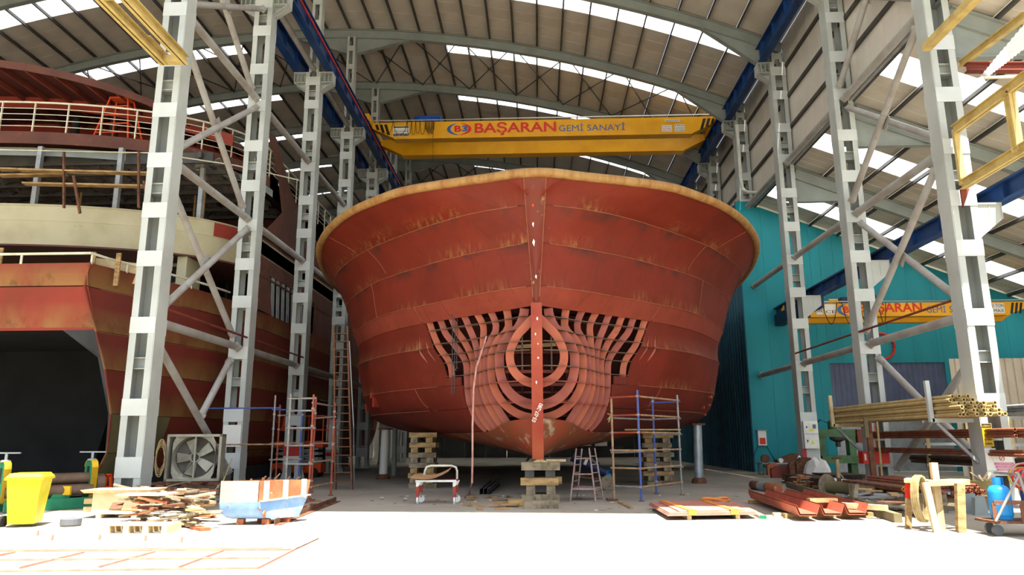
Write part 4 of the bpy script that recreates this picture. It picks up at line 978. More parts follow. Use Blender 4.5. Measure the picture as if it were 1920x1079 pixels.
# ================================================================ cream gantry beams fixed to the first columns
def cream_beam(p0, p1, w_, h_, label, parts=True):
    t = thing('cream_beam', p0, label, 'beam', 'cream gantry beams'); MB().ibeam(p0, p1, w_, h_, .014, .018).build('beam', 'cream', t)
    MB().box(p0, (w_*1.1, .02, h_*1.1)).build('end_plate', 'cream', t); return t
gl = thing('cream_beam_pair', (-9.75, 17.6, 11.6), 'pair of cream steel beams with a cross piece jutting forward from the left front column', 'beam', 'cream gantry beams')
for x in (-9.42, -10.0): MB().ibeam((x, 17.6, 11.62), (x, 11.2, 11.62), .2, .26, .03, .03).build('beam', 'cream', gl)
for y in (17.55, 14.6, 12.2): MB().bar((-10.0, y, 11.62), (-9.42, y, 11.62), .2, .2).build('cross_piece', 'cream', gl)
MB().span(-10.13, -9.87, 16.6, 17.6, 11.75, 11.78).build('cover_plank', 'palewood', gl)
b1 = aY(1738, 88, 17.7); b2 = aY(1787, 243, 17.7); b3 = aY(1802, 347, 17.7)
MB().bar((b1.x, 17.75, b1.z), (b1.x, 11.0, b1.z), .2, .2).build('cream_beam', 'cream', label='single cream box beam fixed to the right front column', cat='beam', group='cream gantry beams')
cf = thing('canopy_frame', (11.3, 15, 7), 'cream steel canopy frame with a post and red cross beam beside the right front column', 'frame', 'cream gantry beams')
MB().ibeam((b2.x+.05, 17.75, b2.z), (b2.x+.05, 10.5, b2.z), .16, .24, .02, .025).build('beam', 'cream', cf)
MB().ibeam((b3.x+.05, 17.75, b3.z), (b3.x+.05, 10.5, b3.z), .16, .24, .02, .025).build('beam', 'cream', cf)
MB().ibeam((b2.x+.05, 15.55, b3.z), (b2.x+.05, 15.55, b2.z), .16, .2, .02, .025, up=(0, 1, 0)).build('post', 'cream', cf)
MB().bar((b3.x+.05, 17.7, b3.z), (b2.x+.05, 17.7, b2.z), .14, .1, up=(0, 1, 0)).build('wall_channel', 'cream', cf)
MB().prism([(b3.x-.02, 17.7, b3.z-.1), (b3.x+.2, 17.7, b3.z-.1), (b3.x-.02, 17.7, b3.z-.6)], (0, .06, 0)).build('bracket', 'darkred', cf)
q0, q1 = aY(1800, 121, 16.8), aY(1925, 27, 13.2)
tb = MB().ibeam(q0, q1, .12, .16, .02, .02).build('purlin_angle', 'cream', cf)
for k in range(9):
    p = q0.lerp(q1, .05+.1*k); MB().lathe((p.x, p.y, p.z+.08), [(.03, 0), (.03, .03), (.012, .035), (.012, .06)], 6).build('bolt', 'galv', tb)
rb = aY(1812, 127, 16.4); MB().ibeam((rb.x, 16.4, rb.z), (15.5, 16.4, rb.z-.1), .2, .22, .02, .03).build('cross_beam', 'darkred', cf)
MB().bar(aY(1845, 146, 15.8), aY(1935, 142, 15.6), .05, .06).build('strut', 'white', cf)
# translucent canopy edge; unseen opaque sheets extended to shade the yard at the right
e0, e1, f0, f1 = aY(1832, 152, 16.9), aY(1925, 42, 13.2), aY(1846, 149, 16.9), aY(1925, 88, 13.2)
cs = thing('canopy_roof', (11, 12, 10), 'white corrugated canopy sheets over the right side yard, extended out of view to shade it', 'canopy')
n = 14; rows = [[], []]
for i in range(n*2+1):
    t = i/(n*2); z = (.03 if i % 2 else 0); a = e0.lerp(e1, t); b = f0.lerp(f1, t); rows[0].append((a.x, a.y, a.z+z)); rows[1].append((b.x, b.y, b.z+z-.02))
MB().sheet(rows, (0, 0, .01)).build('edge_sheet', 'skylight', cs)
for k in range(5):
    xa = 8.72+1.25*k; rows = [[], []]
    for i in range(17): z = .03 if i % 2 else 0; x = xa+1.24*i/16; rows[0].append((x, 7.0, 11.2+z-.06*(x-8.72))); rows[1].append((x, 12.4, 11.2+z-.06*(x-8.72)))
    MB().sheet(rows, (0, 0, .01)).build('canopy_sheet', 'wallsheet', cs)
MB().prism([(12.15, 13.9, 12.0), (12.7, 13.4, 12.0), (12.7, 13.4, 13.2), (12.05, 14.0, 13.2)], (.05, .05, 0)).build('flashing', 'teal', cs)

# chalk date and paint dabs on the stem of the red hull
rows_stem = lambda z: stemf(z)-.04
MT['chalk'] = mat('white_chalk', 'd8d0c8', rough=.9)
_z = 2.0; _yb = front(2.3)-.008
lettering('03-07-280', (-.06, front(1.95)-.03, 1.93), .5, .1, 'chalk', ship, xdir=(.4, -.27, .87), up=(-.9, 0, .42), bold=.012, name='chalk_date')
for (x, z, w_, h_) in ((.02, 4.5, .05, .12), (-.03, 4.1, .04, .08), (.03, 3.5, .05, .06), (-.02, 2.9, .04, .1), (.03, 3.85, .03, .05)):
    MB().prism([(x-w_/2, front(z)-.01, z), (x+w_*.2, front(z)-.01, z-h_/2), (x+w_/2, front(z)-.01, z+h_*.2), (x-w_*.1, front(z)-.01, z+h_/2)], (0, .006, 0)).build('paint_dab', 'chalk', ship)
for (x, z, w_, h_) in ((-.06, 6.9, .05, .16), (-.05, 6.45, .07, .2), (.0, 5.6, .05, .12), (-.06, 7.35, .05, .1)):
    Yd = rows_stem(z)-.012; MB().prism([(x-w_/2, Yd, z), (x+w_*.2, Yd, z-h_/2), (x+w_/2, Yd, z+h_*.2), (x-w_*.1, Yd, z+h_/2)], (0, .006, 0)).build('paint_dab', 'chalk' if z < 7.2 else 'orange', ship)
# ================================================================ things on the floor, left side
MT['binyellow'] = mat('bin_yellow', 'd8cf1e', 'c8bd18', 3, .4); MT['green'] = mat('machine_green', '1f7a55', '1a6a4a', 3, .5); MT['myellow'] = mat('machine_yellow', 'd0a81c', 'bd9716', 3, .5)
MT['roller'] = mat('roller_steel', '6a5648', '574638', 4, .5, .3); MT['fan'] = mat('fan_galvanised', 'a09c8c', '8b8674', 3, .5, .2); MT['fandark'] = mat('fan_louvre', '706a60', '5c574e', 4, .6)
MT['skip_rust'] = mat('skip_primer', 'a8603e', '8c4a30', 3, .7, c3='c8a684', lo3=.64, hi3=.72, scale3=6); MT['skip_front'] = mat('skip_sunlit_pale', 'c9b49a', 'b99a7c', 2, .7, c3='8a5a3c', lo3=.64, hi3=.72, scale3=7)  # skip_front pale tone puts the sunlit front into the colour, rust flecks aside
MT['skip_blue'] = mat('skip_blue_paint', '6a92c4', '8aa4c2', 3, .6, c3='8a6a58', lo3=.6, hi3=.68, scale3=8)
MT['scaf_grey'] = mat('scaffold_galvanised', '8c8a86', '77716a', 5, .5, .3); MT['scaf_red'] = mat('scaffold_red', '9a4630', '7c3c2c', 5, .6); MT['scaf_blue'] = mat('scaffold_blue', '3c4f96', '4a5a8a', 5, .55); MT['scaf_rust'] = mat('scaffold_cream_rust', 'a08a68', '8a5a40', 7, .65)
MT['plastic_grey'] = mat('grey_plastic', '5a5c60', rough=.5); MT['rope'] = mat('rope_fibre', 'a89468', '8f7a50', 12, .9); MT['ladder'] = mat('rusty_ladder', '6e4a30', '583826', 5, .75)
MT['liftgrey'] = mat('lift_grey', '8e9496', '7d8284', 3, .55)
def G(x, y): return aZ(x, y, 0)
def rot2(p, a, o): return (o[0]+p[0]*cos(a)-p[1]*sin(a), o[1]+p[0]*sin(a)+p[1]*cos(a), o[2]+p[2])
# --- yellow wheelie bin
b = G(26, 991); t = thing('wheelie_bin', b, 'yellow plastic wheelie bin standing in front of the plate roller', 'bin')
def taper(c, w0, d0, w1, d1, z0, z1, a=0):
    q = [(-w0/2, -d0/2, z0), (w0/2, -d0/2, z0), (w0/2, d0/2, z0), (-w0/2, d0/2, z0), (-w1/2, -d1/2, z1), (w1/2, -d1/2, z1), (w1/2, d1/2, z1), (-w1/2, d1/2, z1)]
    return MB().add([rot2(p, a, c) for p in q], MB.BF)
bc = (b.x-.02, b.y+.3, 0); ba = .32
taper(bc, .42, .46, .56, .64, .06, .86, ba).build('body', 'binyellow', t); taper(bc, .62, .70, .62, .70, .84, .885, ba).build('rim', 'binyellow', t)
taper(bc, .6, .68, .5, .56, .89, .955, ba).build('lid', 'binyellow', t)
for s_ in (-.2, .2): p = rot2((-.27, .18+s_*.0, .1), ba, bc); MB().lathe((p[0]-.02, p[1]+s_, .1), [(.1, -.03), (.1, .03)], 14, 'x').build('wheel', 'rubber', t)
MB().bar(rot2((-.3, .34, .86), ba, bc), rot2((.3, .34, .86), ba, bc), .04, .04).build('handle', 'binyellow', t)
# --- plate rolling machine
t = thing('plate_roller', G(90, 962), 'green and yellow plate rolling machine with rusty rollers', 'machine')
yA, yB = 16.3, 17.6
def on(px, py, Y): return aY(px, py, Y)
pr_, pl = on(163, 930, yB), on(5, 940, yA); ax_ = (Vector((pr_.x, yB, 0))-Vector((pl.x, yA, 0))).normalized(); nx = Vector((-ax_.y, ax_.x, 0))
def stand(c, name='end_stand'):
    w_ = .5; zt = 1.08; arch = []
    for i in range(9): a = pi*i/8; arch.append((-.0, 0)); 
    pts = [(-w_/2, .2), (w_/2, .2), (w_/2, zt-.16)]+[(w_/2-.16+.16*cos(a), zt-.16+.16*sin(a)) for a in [pi/8*k for k in range(1, 4)]]+[(w_/2-.16, zt), (-w_/2+.16, zt)]+[(-w_/2+.16-.16*sin(a), zt-.16+.16*cos(a)) for a in [pi/8*k for k in range(1, 4)]]+[(-w_/2, zt-.16)]
    P = lambda u, z, e: Vector((c.x, c.y, 0))+nx*(-u)+ax_*e+Vector((0, 0, z))
    m = MB(); m.prism([P(u, z, -.06) for u, z in pts], ax_*.12); o = m.build(name, 'green', t)
    # yellow edge strip around the outline
    k = pts[1:]; m = MB(); m.sheet([[P(u*1.02, .2+(z-.2)*1.01, -.07) for u, z in k], [P(u*1.02, .2+(z-.2)*1.01, .07) for u, z in k]], Vector((0, 0, .01))); m.build('edge_strip', 'myellow', o)
    m = MB(); m.prism([P(u, z, -.064) for u, z in ((-.08, .62), (.08, .62), (.08, .95), (-.08, .95))], ax_*.004); m.build('slot', 'black', o)
    m = MB(); q = P(0, zt, 0); m.lathe(q, [(.1, 0), (.1, .04), (.03, .05), (.03, .2)], 10); m.bar(q+Vector((-.32, 0, .2)), q+Vector((.32, 0, .2)), .03, .03); m.build('handwheel', 'liftgrey', o)
cR = Vector((on(167, 915, yB).x, yB, 0)); cL = Vector((on(2, 930, yA).x, yA, 0)); stand(cR); stand(cL)
for (dn, z, r_) in ((-.02, .68, .13), (-.2, .42, .13), (.2, .42, .13)): MB().tube(cL-nx*dn*-1+Vector((0, 0, z)), cR-nx*dn*-1+Vector((0, 0, z)), r_, 18).build('roller', 'roller', t, smooth=True)
MB().bar(cL+nx*-.32+Vector((0, 0, .13)), cR+nx*-.32+ax_*.3+Vector((0, 0, .13)), .1, .24).build('bed_beam', 'green', t); MB().bar(cL+nx*.3+Vector((0, 0, .13)), cR+nx*.3+ax_*.3+Vector((0, 0, .13)), .1, .24).build('bed_beam', 'green', t)
MB().bar(cL+Vector((0, 0, .2)), cR+Vector((0, 0, .2)), .55, .04).build('tray', 'roller', t)
mc = cL.lerp(cR, .62)+nx*-.3; m = MB(); m.prism([mc+ax_*-.22+Vector((0, 0, .24)), mc+ax_*.2+Vector((0, 0, .24)), mc+ax_*.08+Vector((0, 0, .5)), mc+ax_*-.08+Vector((0, 0, .5))], nx*.2); m.build('bearing_block', 'green', t)
MB().box(mc+ax_*.1+nx*-.04+Vector((0, 0, .42)), (.18, .06, .2)).build('limit_box', 'myellow', t)
MB().tube(cR+ax_*.1+Vector((0, 0, .55)), cR+ax_*.28+Vector((0, 0, .55)), .22, 16).build('gear_wheel', 'roller', t)
# --- orange A stand and a steel table frame behind it
p = G(203, 945); p.y = 18.0; x = aY(200, 930, 18.0).x; t = thing('orange_stand', (x, 18, 0), 'orange A shaped steel stand between roller and column', 'stand')
for s_ in (-1, 1): MB().bar((x+s_*.14, 18, 0), (x+s_*.045, 18, .72), .06, .07, up=(0, 1, 0)).build('leg', 'orange', t)
MB().box((x, 18, .4), (.2, .06, .12)).build('cross_plate', 'orange', t); MB().box((x, 18, .72), (.13, .07, .06)).build('cap', 'orange', t)
x = aY(215, 870, 22).x; t = thing('steel_table', (x, 22, 0), 'grey steel table frame standing behind the plate roller', 'table')
MB().box((x, 22, .88), (1.3, .6, .05)).build('table_top', 'galv', t)
for sx in (-.55, .55):
    for sy in (-.25, .25): MB().bar((x+sx, 22+sy, 0), (x+sx*.8, 22+sy, .86), .05, .05).build('leg', 'galv', t)
# --- white crate with open lid flaps
MT['crate'] = mat('pale_board', 'cfc09c', 'bfae88', 3, .8); c = G(212, 973); t = thing('crate', (c.x, c.y+.3, 0), 'pale board crate with an overhanging lid in front of the white column', 'crate')
ca_ = .08; C0 = (c.x, c.y+.35, 0)
taper(C0, 1.0, .6, 1.0, .6, .08, .5, ca_).build('box', 'crate', t); taper((c.x, c.y+.33, 0), 1.28, .74, 1.4, .82, .5, .56, ca_).build('lid', 'palewood', t)
for s_ in (-.35, .35): taper(rot2((s_, 0, 0), ca_, C0), .1, .6, .1, .6, 0, .08, ca_).build('bearer', 'palewood', t)
for z in (.12, .28): taper(rot2((-.6, -.1, 0), ca_, C0), .18, .3, .18, .3, z, z+.1, ca_).build('side_block', 'palewood', t)
MB().lathe(G(132, 987), [(.16, 0), (.18, .03), (.18, .13), (.15, .14)], 16).build('paint_tin', 'plastic_grey', label='low dark round tin on the sunlit ground near the crate', cat='tin')
# --- big exhaust fan
FYf = 21.0; f0 = aY(317, 815, FYf); f1 = aY(408, 903, FYf); fcx, fcz = (f0.x+f1.x)/2, (f0.z+f1.z)/2; W_ = (f1.x-f0.x)/2; H_ = (f0.z-f1.z)/2
t = thing('exhaust_fan', (fcx, FYf, 0), 'large square grey exhaust fan with five blades on a low frame', 'fan'); fa = .12
def fp(u, v, d=0): return Vector((fcx+u*cos(fa)-d*sin(fa), FYf+u*sin(fa)+d*cos(fa), fcz+v))
def fbox(u0, u1, v0, v1, d0, d1, nm, mt):
    return MB().add([fp(u0, v0, d0), fp(u1, v0, d0), fp(u1, v0, d1), fp(u0, v0, d1), fp(u0, v1, d0), fp(u1, v1, d0), fp(u1, v1, d1), fp(u0, v1, d1)], MB.BF).build(nm, mt, t)
for a in ((-W_, W_, H_-.07, H_, 0, .42), (-W_, W_, -H_, -H_+.07, 0, .42), (-W_, -W_+.07, -H_, H_, 0, .42), (W_-.07, W_, -H_, H_, 0, .42)): fbox(*a, 'frame_side', 'fan')
R_ = min(W_, H_)-.06; n = 40; rows = [[], []]
for i in range(n+1):
    a = 2*pi*i/n; sq = 1/max(abs(cos(a)), abs(sin(a))); rows[0].append(fp(R_*cos(a), R_*sin(a), .06)); rows[1].append(fp(min(W_-.04, R_*sq)*cos(a) if True else 0, R_*sq*sin(a)*(H_-.04)/R_ if False else max(-H_+.04, min(H_-.04, R_*sq*sin(a))), .02))
MB().sheet(rows, (0, .012, 0)).build('shroud', 'fan', t)
MB().sheet([[fp(R_*cos(2*pi*i/n), R_*sin(2*pi*i/n), .06) for i in range(n+1)], [fp((R_-.03)*cos(2*pi*i/n), (R_-.03)*sin(2*pi*i/n), .25) for i in range(n+1)]], (0, 0, .01)).build('ring', 'fan', t)
for k in range(17): v = -R_+.08+2*(R_-.08)*k/16; hw = sqrt(max(.01, R_*R_-v*v)); fbox(-hw, hw, v-.035, v+.03, .36, .38, 'louvre_slat', 'fandark')
for k in range(5):
    a0 = 2*pi*k/5+1.9; m = []
    for i in range(5):
        r_ = .1+(R_-.18)*i/4; w0 = .12+.17*(i/4)**.7; m.append([fp(r_*cos(a0)-s_*w0*sin(a0), r_*sin(a0)+s_*w0*cos(a0), .2+.07*s_) for s_ in (-.5, -.17, .17, .5)])
    MB().sheet(m, (0, .012, 0)).build('blade', 'fan', t, smooth=True)
MB().path([fp(.13*cos(2*pi*i/16), .13*sin(2*pi*i/16), .14) for i in range(16)], .018, 6, True).build('pulley', 'fan', t); fbox(-.025, .025, -H_+.05, H_-.05, .1, .13, 'centre_bar', 'fan')
m = MB(); m.tube(fp(-.34, -H_+.14, .05), fp(-.34, -H_+.14, .3), .08, 12); m.build('motor', 'fan', t)
MB().tube(fp(-.3, -H_+.18, .12), fp(.1, .08, .14), .008, 5).build('drive_belt', 'rubber', t)
for u0, u1, v in ((-W_-.35, W_+.1, -H_-.06),): fbox(u0, u1, v-.04, v+.04, 0, .06, 'base_rail', 'rust'); fbox(u0, u1, v-.04, v+.04, .5, .56, 'base_rail', 'rust')
for u in (-W_-.2, -.25, .2, W_-.1):
    for d in (.03, .53): MB().bar(fp(u, -H_-.1, d), Vector((fp(u, 0, d).x, fp(u, 0, d).y, 0)), .04, .04).build('leg', 'rust', t)
random.seed(11)
for k in range(5): 
    c0 = fp(-W_-.14+.02*k, .1, -.02-.02*k); MB().path([c0+Vector((.13*cos(a)+.02*random.random(), -.03*k, .42*sin(a)-.05*k)) for a in [2*pi*i/18 for i in range(18)]], .016, 5, True).build('cable_coil', 'rope', t)
# --- scrap heap
HEAP = [('wood', .5), ('palewood', .25), ('oldwood', .15), ('rust', .1)]
random.seed(21)
def scrap(px0, px1, py0, py1, n, mats, lab, grp, top=.3, size=(.3, .9), nm='scrap_board', cat='scrap', wid=(.06, .2), hgt=(.015, .05)):
    """flat pieces dropped one on another inside a patch of floor, thickest in the middle"""
    k = 0; tries = 0
    while k < n and tries < n*12:
        tries += 1; u = random.betavariate(2, 2) if top > .08 else random.random(); v = random.betavariate(2, 2) if top > .08 else random.random(); p = G(px0+(px1-px0)*u, py0+(py1-py0)*v)
        L = random.uniform(*size); w_ = random.uniform(*wid); h_ = random.uniform(*hgt)
        if size[1] < .2: w_ = L*.6; h_ = .012
        yaw = random.gauss(0, .8); pit = random.gauss(0, .13) if top > .08 and random.random() < .6 else 0; he = h_+(L*abs(sin(pit))); z = rest_on(p.x, p.y, L, w_, he, yaw, top+.12)
        if z is None: continue
        MB().box((p.x, p.y, z+he/2), (L, w_, h_), (0, pit, yaw)).build(nm, random.choice(mats), label=lab, cat=cat, group=grp); k += 1
for (x0, x1, y0, y1) in ((XL-.45, XL+.45, FY[0]-.35, FY[0]+.35), (XL-.45, XL+.45, FY[1]-.35, FY[1]+.35)): block(x0, x1, y0, y1)
_c = G(212, 973); block(_c.x-.75, _c.x+.75, _c.y-.1, _c.y+.8); _s = G(406, 987); block(_s.x-.05, _s.x+1.75, _s.y-.1, _s.y+1.0); block(-14, -11.6, 16, 18.6)
p = G(255, 999); t = thing('pallet', p, 'small pale wooden pallet at the front edge of the scrap heap', 'pallet')
for k in range(3): MB().span(p.x-.5, p.x+.6, p.y-.15+.18*k, p.y-.02+.18*k, .12, .14).build('deck_board', 'palewood', t)
for k in range(4): MB().span(p.x-.48+.33*k, p.x-.38+.33*k, p.y-.15, p.y+.35, 0, .12).build('block', 'palewood', t)
block(p.x-.52, p.x+.62, p.y-.17, p.y+.37)
scrap(190, 402, 938, 1000, 120, ['palewood', 'wood', 'skip_front', 'oldwood', 'rust', 'skip_rust', 'oldwood', 'rust'], 'broken board in the sunlit scrap heap beside the skip', 'scrap boards in the heap', .34)
scrap(330, 410, 925, 962, 40, ['rust', 'darkred', 'darksteel', 'rust'], 'dark rusty offcut in the scrap heap behind the skip', 'steel offcuts in the heap', .22, (.25, .7), 'steel_offcut', 'offcut')
p = G(272, 984); z = rest_on(p.x, p.y, .95, .5, .03, .1, 99); MB().box((p.x, p.y, z+.015), (.95, .5, .03), (0, 0, .1)).build('loose_sheet', 'skip_front', label='pale flat sheet lying on top of the scrap heap', cat='sheet')
MB().path([G(378, 955)+V(0, 0, .1), aY(420, 900, 17.6), aY(435, 860, 20)], .014, 5).build('guy_rope', 'rope', label='thin rope stretched from scrap heap to column', cat='rope')
# --- skip
s0 = G(406, 987); s1 = G(486, 987); sa = .42; sw = 1.0; sd = 1.05
t = thing('scrap_skip', s0, 'rusty skip with pale front and worn blue rounded bottom', 'skip')
fx0 = s0.x+.0; fy0 = s0.y+.02
def sp(u, d, z): return Vector((fx0+u*cos(.0)+d*.62, fy0+d*.8+u*.0, z))       # front along x, depth running back to the right
sw = (aY(478, 940, s0.y).x-aY(404, 940, s0.y).x); ztop = aY(440, 903, s0.y).z
prof_ = [(0, ztop), (0, .42), (.02, .30), (.08, .2), (.17, .13), (.3, .1), (.85, .1), (1.05, .5), (1.1, ztop-.02)]
m = MB(); m.sheet([[sp(0, d, z) for d, z in prof_[:2]], [sp(sw, d, z) for d, z in prof_[:2]]], (0.01, .02, 0)); m.build('front_plate', 'skip_front', t)
m = MB(); m.sheet([[sp(0, d, z) for d, z in prof_[1:7]], [sp(sw, d, z) for d, z in prof_[1:7]]], (0, .02, .01)); m.build('rounded_bottom', 'skip_blue', t, smooth=True)
m = MB(); m.sheet([[sp(0, d, z) for d, z in prof_[6:]], [sp(sw, d, z) for d, z in prof_[6:]]], (0, -.02, 0)); m.build('back_plate', 'skip_rust', t)
for u in (0, sw-.012): MB().prism([sp(u, d, z) for d, z in prof_[:1]+[(0, .42), (1.04, .48), prof_[-1]]], (.012, 0, 0)).build('side_plate', 'skip_rust', t)
for u in (0, sw+.004): MB().prism([sp(u, d, z) for d, z in prof_[1:8]], (.016, 0, 0)).build('lower_side', 'skip_blue', t)
for d in (.1, .5, .9): MB().bar(sp(sw+.05, d, .44), sp(sw+.05, d, ztop), .1, .02, up=(0, 1, 0)).build('stiffener', 'skip_front', t)
MB().bar(sp(sw+.04, 0, .43), sp(sw+.04, 1.05, .49), .08, .02).build('side_flange', 'skip_front', t); MB().lathe(sp(sw+.01, .12, .2), [(.07, 0), (.07, .03)], 12, 'x').build('pivot_lug', 'skip_rust', t)
for u in (.16, sw-.1):
    for d in (.3, .72): MB().box(sp(u, d, .05), (.13, .12, .1)).build('foot', 'skip_rust', t)
random.seed(4)
for k in range(7): q = sp(random.uniform(.15, sw-.15), random.uniform(.2, .9), ztop-.06); MB().bar(q+V(-.2*random.random(), 0, -.25), q+V(.25*random.random(), .1, .08+.1*random.random()), .06, .02).build('scrap_in_skip', 'rust', label='rusty strip of scrap sticking out of the skip', cat='scrap', group='scrap lying in the skip')
# --- long angle iron
a, b_ = G(520, 986), G(634, 941); d = (b_-a).normalized(); s_ = Vector((-d.y, d.x, 0)); m = MB(); m.bar(a+V(0, 0, .008), b_+V(0, 0, .008), .12, .014); m.bar(a+s_*.055+V(0, 0, .06), b_+s_*.055+V(0, 0, .06), .014, .11); m.build('angle_iron', 'rust', label='long rusty angle iron lying on the ground by the skip', cat='angle iron')
block(-10, -8, 18, 30) if False else None
scrap(545, 600, 935, 955, 12, ['rust', 'oldwood', 'skip_rust'], 'small offcut lying between the skip and the angle iron', 'offcuts by the skip', .05, (.2, .6), 'offcut', 'offcut')
# --- red steel grid on the sunlit ground
MT['gridred'] = mat('grid_red_overexposed', 'a87a6a', '9c6858', 4, .7)  # red paled to carry the overexposed look of full sun
t = thing('steel_grid', G(250, 1050), 'large red primed steel lattice frame lying flat on the sunlit ground', 'frame')
q = lambda x, y: G(x, y)+V(0, 0, .014)
for (a, b_) in (((-60, 1075), (483, 1068)), ((-60, 1053), (505, 1049)), ((-60, 1036), (552, 1033)), ((483, 1068), (552, 1033)), ((335, 1066), (418, 1035)), ((185, 1066), (290, 1037)), ((35, 1068), (157, 1038)), ((-60, 1056), (27, 1038))):
    MB().bar(q(*a), q(*b_), .025, .025).build('bar', 'gridred', t)
MB().bar(G(-60, 1034)+V(0, 0, .012), G(529, 1030)+V(0, 0, .012), .02, .02).build('steel_bar', 'gridred', label='thin red bar lying along the far edge of the lattice frame', cat='bar')
MB().tube(G(553, 1032)+V(0, 0, .012), G(598, 1011)+V(0, 0, .012), .008, 5).build('steel_rod', 'rust', label='thin rod lying beyond the corner of the lattice frame', cat='rod')
for (x, y) in ((70, 1005), (97, 1014), (186, 1013), (272, 1015), (340, 1018)): p = G(x, y); MB().box((p.x, p.y, .04), (.03, .03, .08)).build('steel_peg', 'gridred', label='short red steel stub standing on the sunlit ground before the heap', cat='stub', group='stubs on the ground')
# --- scaffold on the left
def scaffold(name, label, posts, levels, rails, grp=None):
    """posts: key -> (x, y, height, material); rails: (key, key, z, material)"""
    ps = list(posts.values()); t = thing(name, (sum(p[0] for p in ps)/len(ps), sum(p[1] for p in ps)/len(ps), 0), label, 'scaffold', grp)
    for k, (x, y, h, mt) in posts.items():
        MB().tube((x, y, .02), (x, y, h), .03, 10).build('upright', mt, t, smooth=True); MB().box((x, y, .01), (.12, .12, .02)).build('foot_plate', 'rust', t)
        for z in levels:
            if z < h: MB().tube((x, y, z-.03), (x, y, z+.03), .048, 10).build('coupler', 'scaf_grey', t)
    for a, b, z, mt in rails:
        p, q_ = posts[a], posts[b]; d = Vector((q_[0]-p[0], q_[1]-p[1], 0)).normalized(); MB().tube(Vector((p[0], p[1], z))-d*.08, Vector((q_[0], q_[1], z))+d*.08, .024, 8).build('ledger', mt, t, smooth=True)
    return t
def gp(x, y): g_ = G(x, y); return (g_.x, g_.y)
D = gp(578, 941); F_ = gp(620, 930); Cc = (aY(536, 900, D[1]+.1).x, D[1]+.1); A_ = (aY(508, 880, 23).x, 23.0); E_ = (aY(586, 880, 22.3).x, 22.3); B_ = (aY(518, 880, 24).x, 24.0); H_ = (aY(561, 880, 23.6).x, 23.6)
lv = [.35, .95, 1.42, 1.9, 2.35]
tw_ = scaffold('scaffold_tower', 'red and blue pipe scaffold tower in front of the orange lift', {'a': A_+(2.95, 'scaf_grey'), 'b': B_+(2.7, 'scaf_red'), 'c': Cc+(2.75, 'scaf_grey'), 'd': D+(2.72, 'scaf_red'), 'e': E_+(2.85, 'scaf_red'), 'f': F_+(2.6, 'scaf_red'), 'h': H_+(2.5, 'scaf_blue')}, lv,
  [('c', 'd', z, 'scaf_grey') for z in (.93, 1.4, 1.85, 2.3, 2.62)]+[('d', 'f', .35, 'scaf_rust'), ('d', 'f', .98, 'scaf_rust'), ('e', 'f', 1.45, 'scaf_grey'), ('e', 'f', 2.2, 'scaf_grey'), ('d', 'f', 2.5, 'scaf_grey'), ('c', 'h', .35, 'scaf_rust'), ('a', 'h', .95, 'scaf_rust'), ('a', 'h', 1.45, 'scaf_rust'), ('b', 'h', 2.35, 'scaf_grey'), ('a', 'h', 2.5, 'scaf_blue'), ('c', 'd', .35, 'scaf_rust')])
MB().tube((A_[0]-2.2, 23, 2.55), (A_[0]+.2, 23, 2.55), .024, 8).build('ledger', 'scaf_blue', tw_)
MB().tube((A_[0]-2.6, 23.1, 1.42), (A_[0]+.4, 23.1, 1.42), .024, 8).build('ledger', 'scaf_rust', tw_)
# --- orange scissor lift
Yl = 32.0; xa, xb = aY(516, 800, Yl).x, aY(612, 800, Yl).x; t = thing('scissor_lift', ((xa+xb)/2, Yl, 0), 'orange scissor lift with railed basket parked behind the scaffold', 'lift')
z0, z1 = 1.25, 2.6
MB().span(xa, xb, Yl-.4, Yl+.4, z0, z0+.28).build('platform', 'orange', t)
for x in (xa+.03, xa+.9, xb-.9, xb-.03):
    for y in (Yl-.38, Yl+.38): MB().tube((x, y, z0+.2), (x, y, z1), .025, 8).build('rail_post', 'orange', t)
for z in (z0+.75, z1): 
    for y in (Yl-.38, Yl+.38): MB().tube((xa, y, z), (xb, y, z), .025, 8).build('guard_rail', 'orange', t)
MB().span(xa+.05, xa+.95, Yl-.43, Yl-.39, z0+.7, z1-.05).build('control_panel', 'orange', t); MB().lathe((xa+.7, Yl-.44, z1-.4), [(.12, -.005), (.12, .0)], 12, 'y').build('round_badge', 'signwhite', t)
for k in range(3):
    za, zb = .55+k*.22, .77+k*.22
    for y in (-.3, .3): MB().bar((xa+.2, Yl+y, za), (xb-.2, Yl+y, zb), .05, .08).build('scissor_arm', 'liftgrey', t); MB().bar((xb-.2, Yl+y+.06, za), (xa+.2, Yl+y+.06, zb), .05, .08).build('scissor_arm', 'liftgrey', t)
MB().span(xa+.05, xb-.05, Yl-.38, Yl+.38, .2, .58).build('chassis', 'orange', t)
for x in (xa+.35, xb-.35):
    for y in (-.4, .4): MB().lathe((x, Yl+y, .2), [(.2, -.06), (.2, .06)], 16, 'y').build('wheel', 'rubber', t)
# red plates on the columns nearby
for k, (z, c) in enumerate(((1.15, 'red'),)): MB().span(XL-.34, XL+.34, FY[2]-.3, FY[2]-.285, z-.22, z+.22).build('red_plate', c, label='red painted plate on a column behind the scaffold', cat='plate')
MB().span(XL-.30, XL+.30, FY[1]-.3, FY[1]-.288, 1.35, 2.05).build('notice_board', 'signwhite', label='white board on the column behind the skip', cat='board')
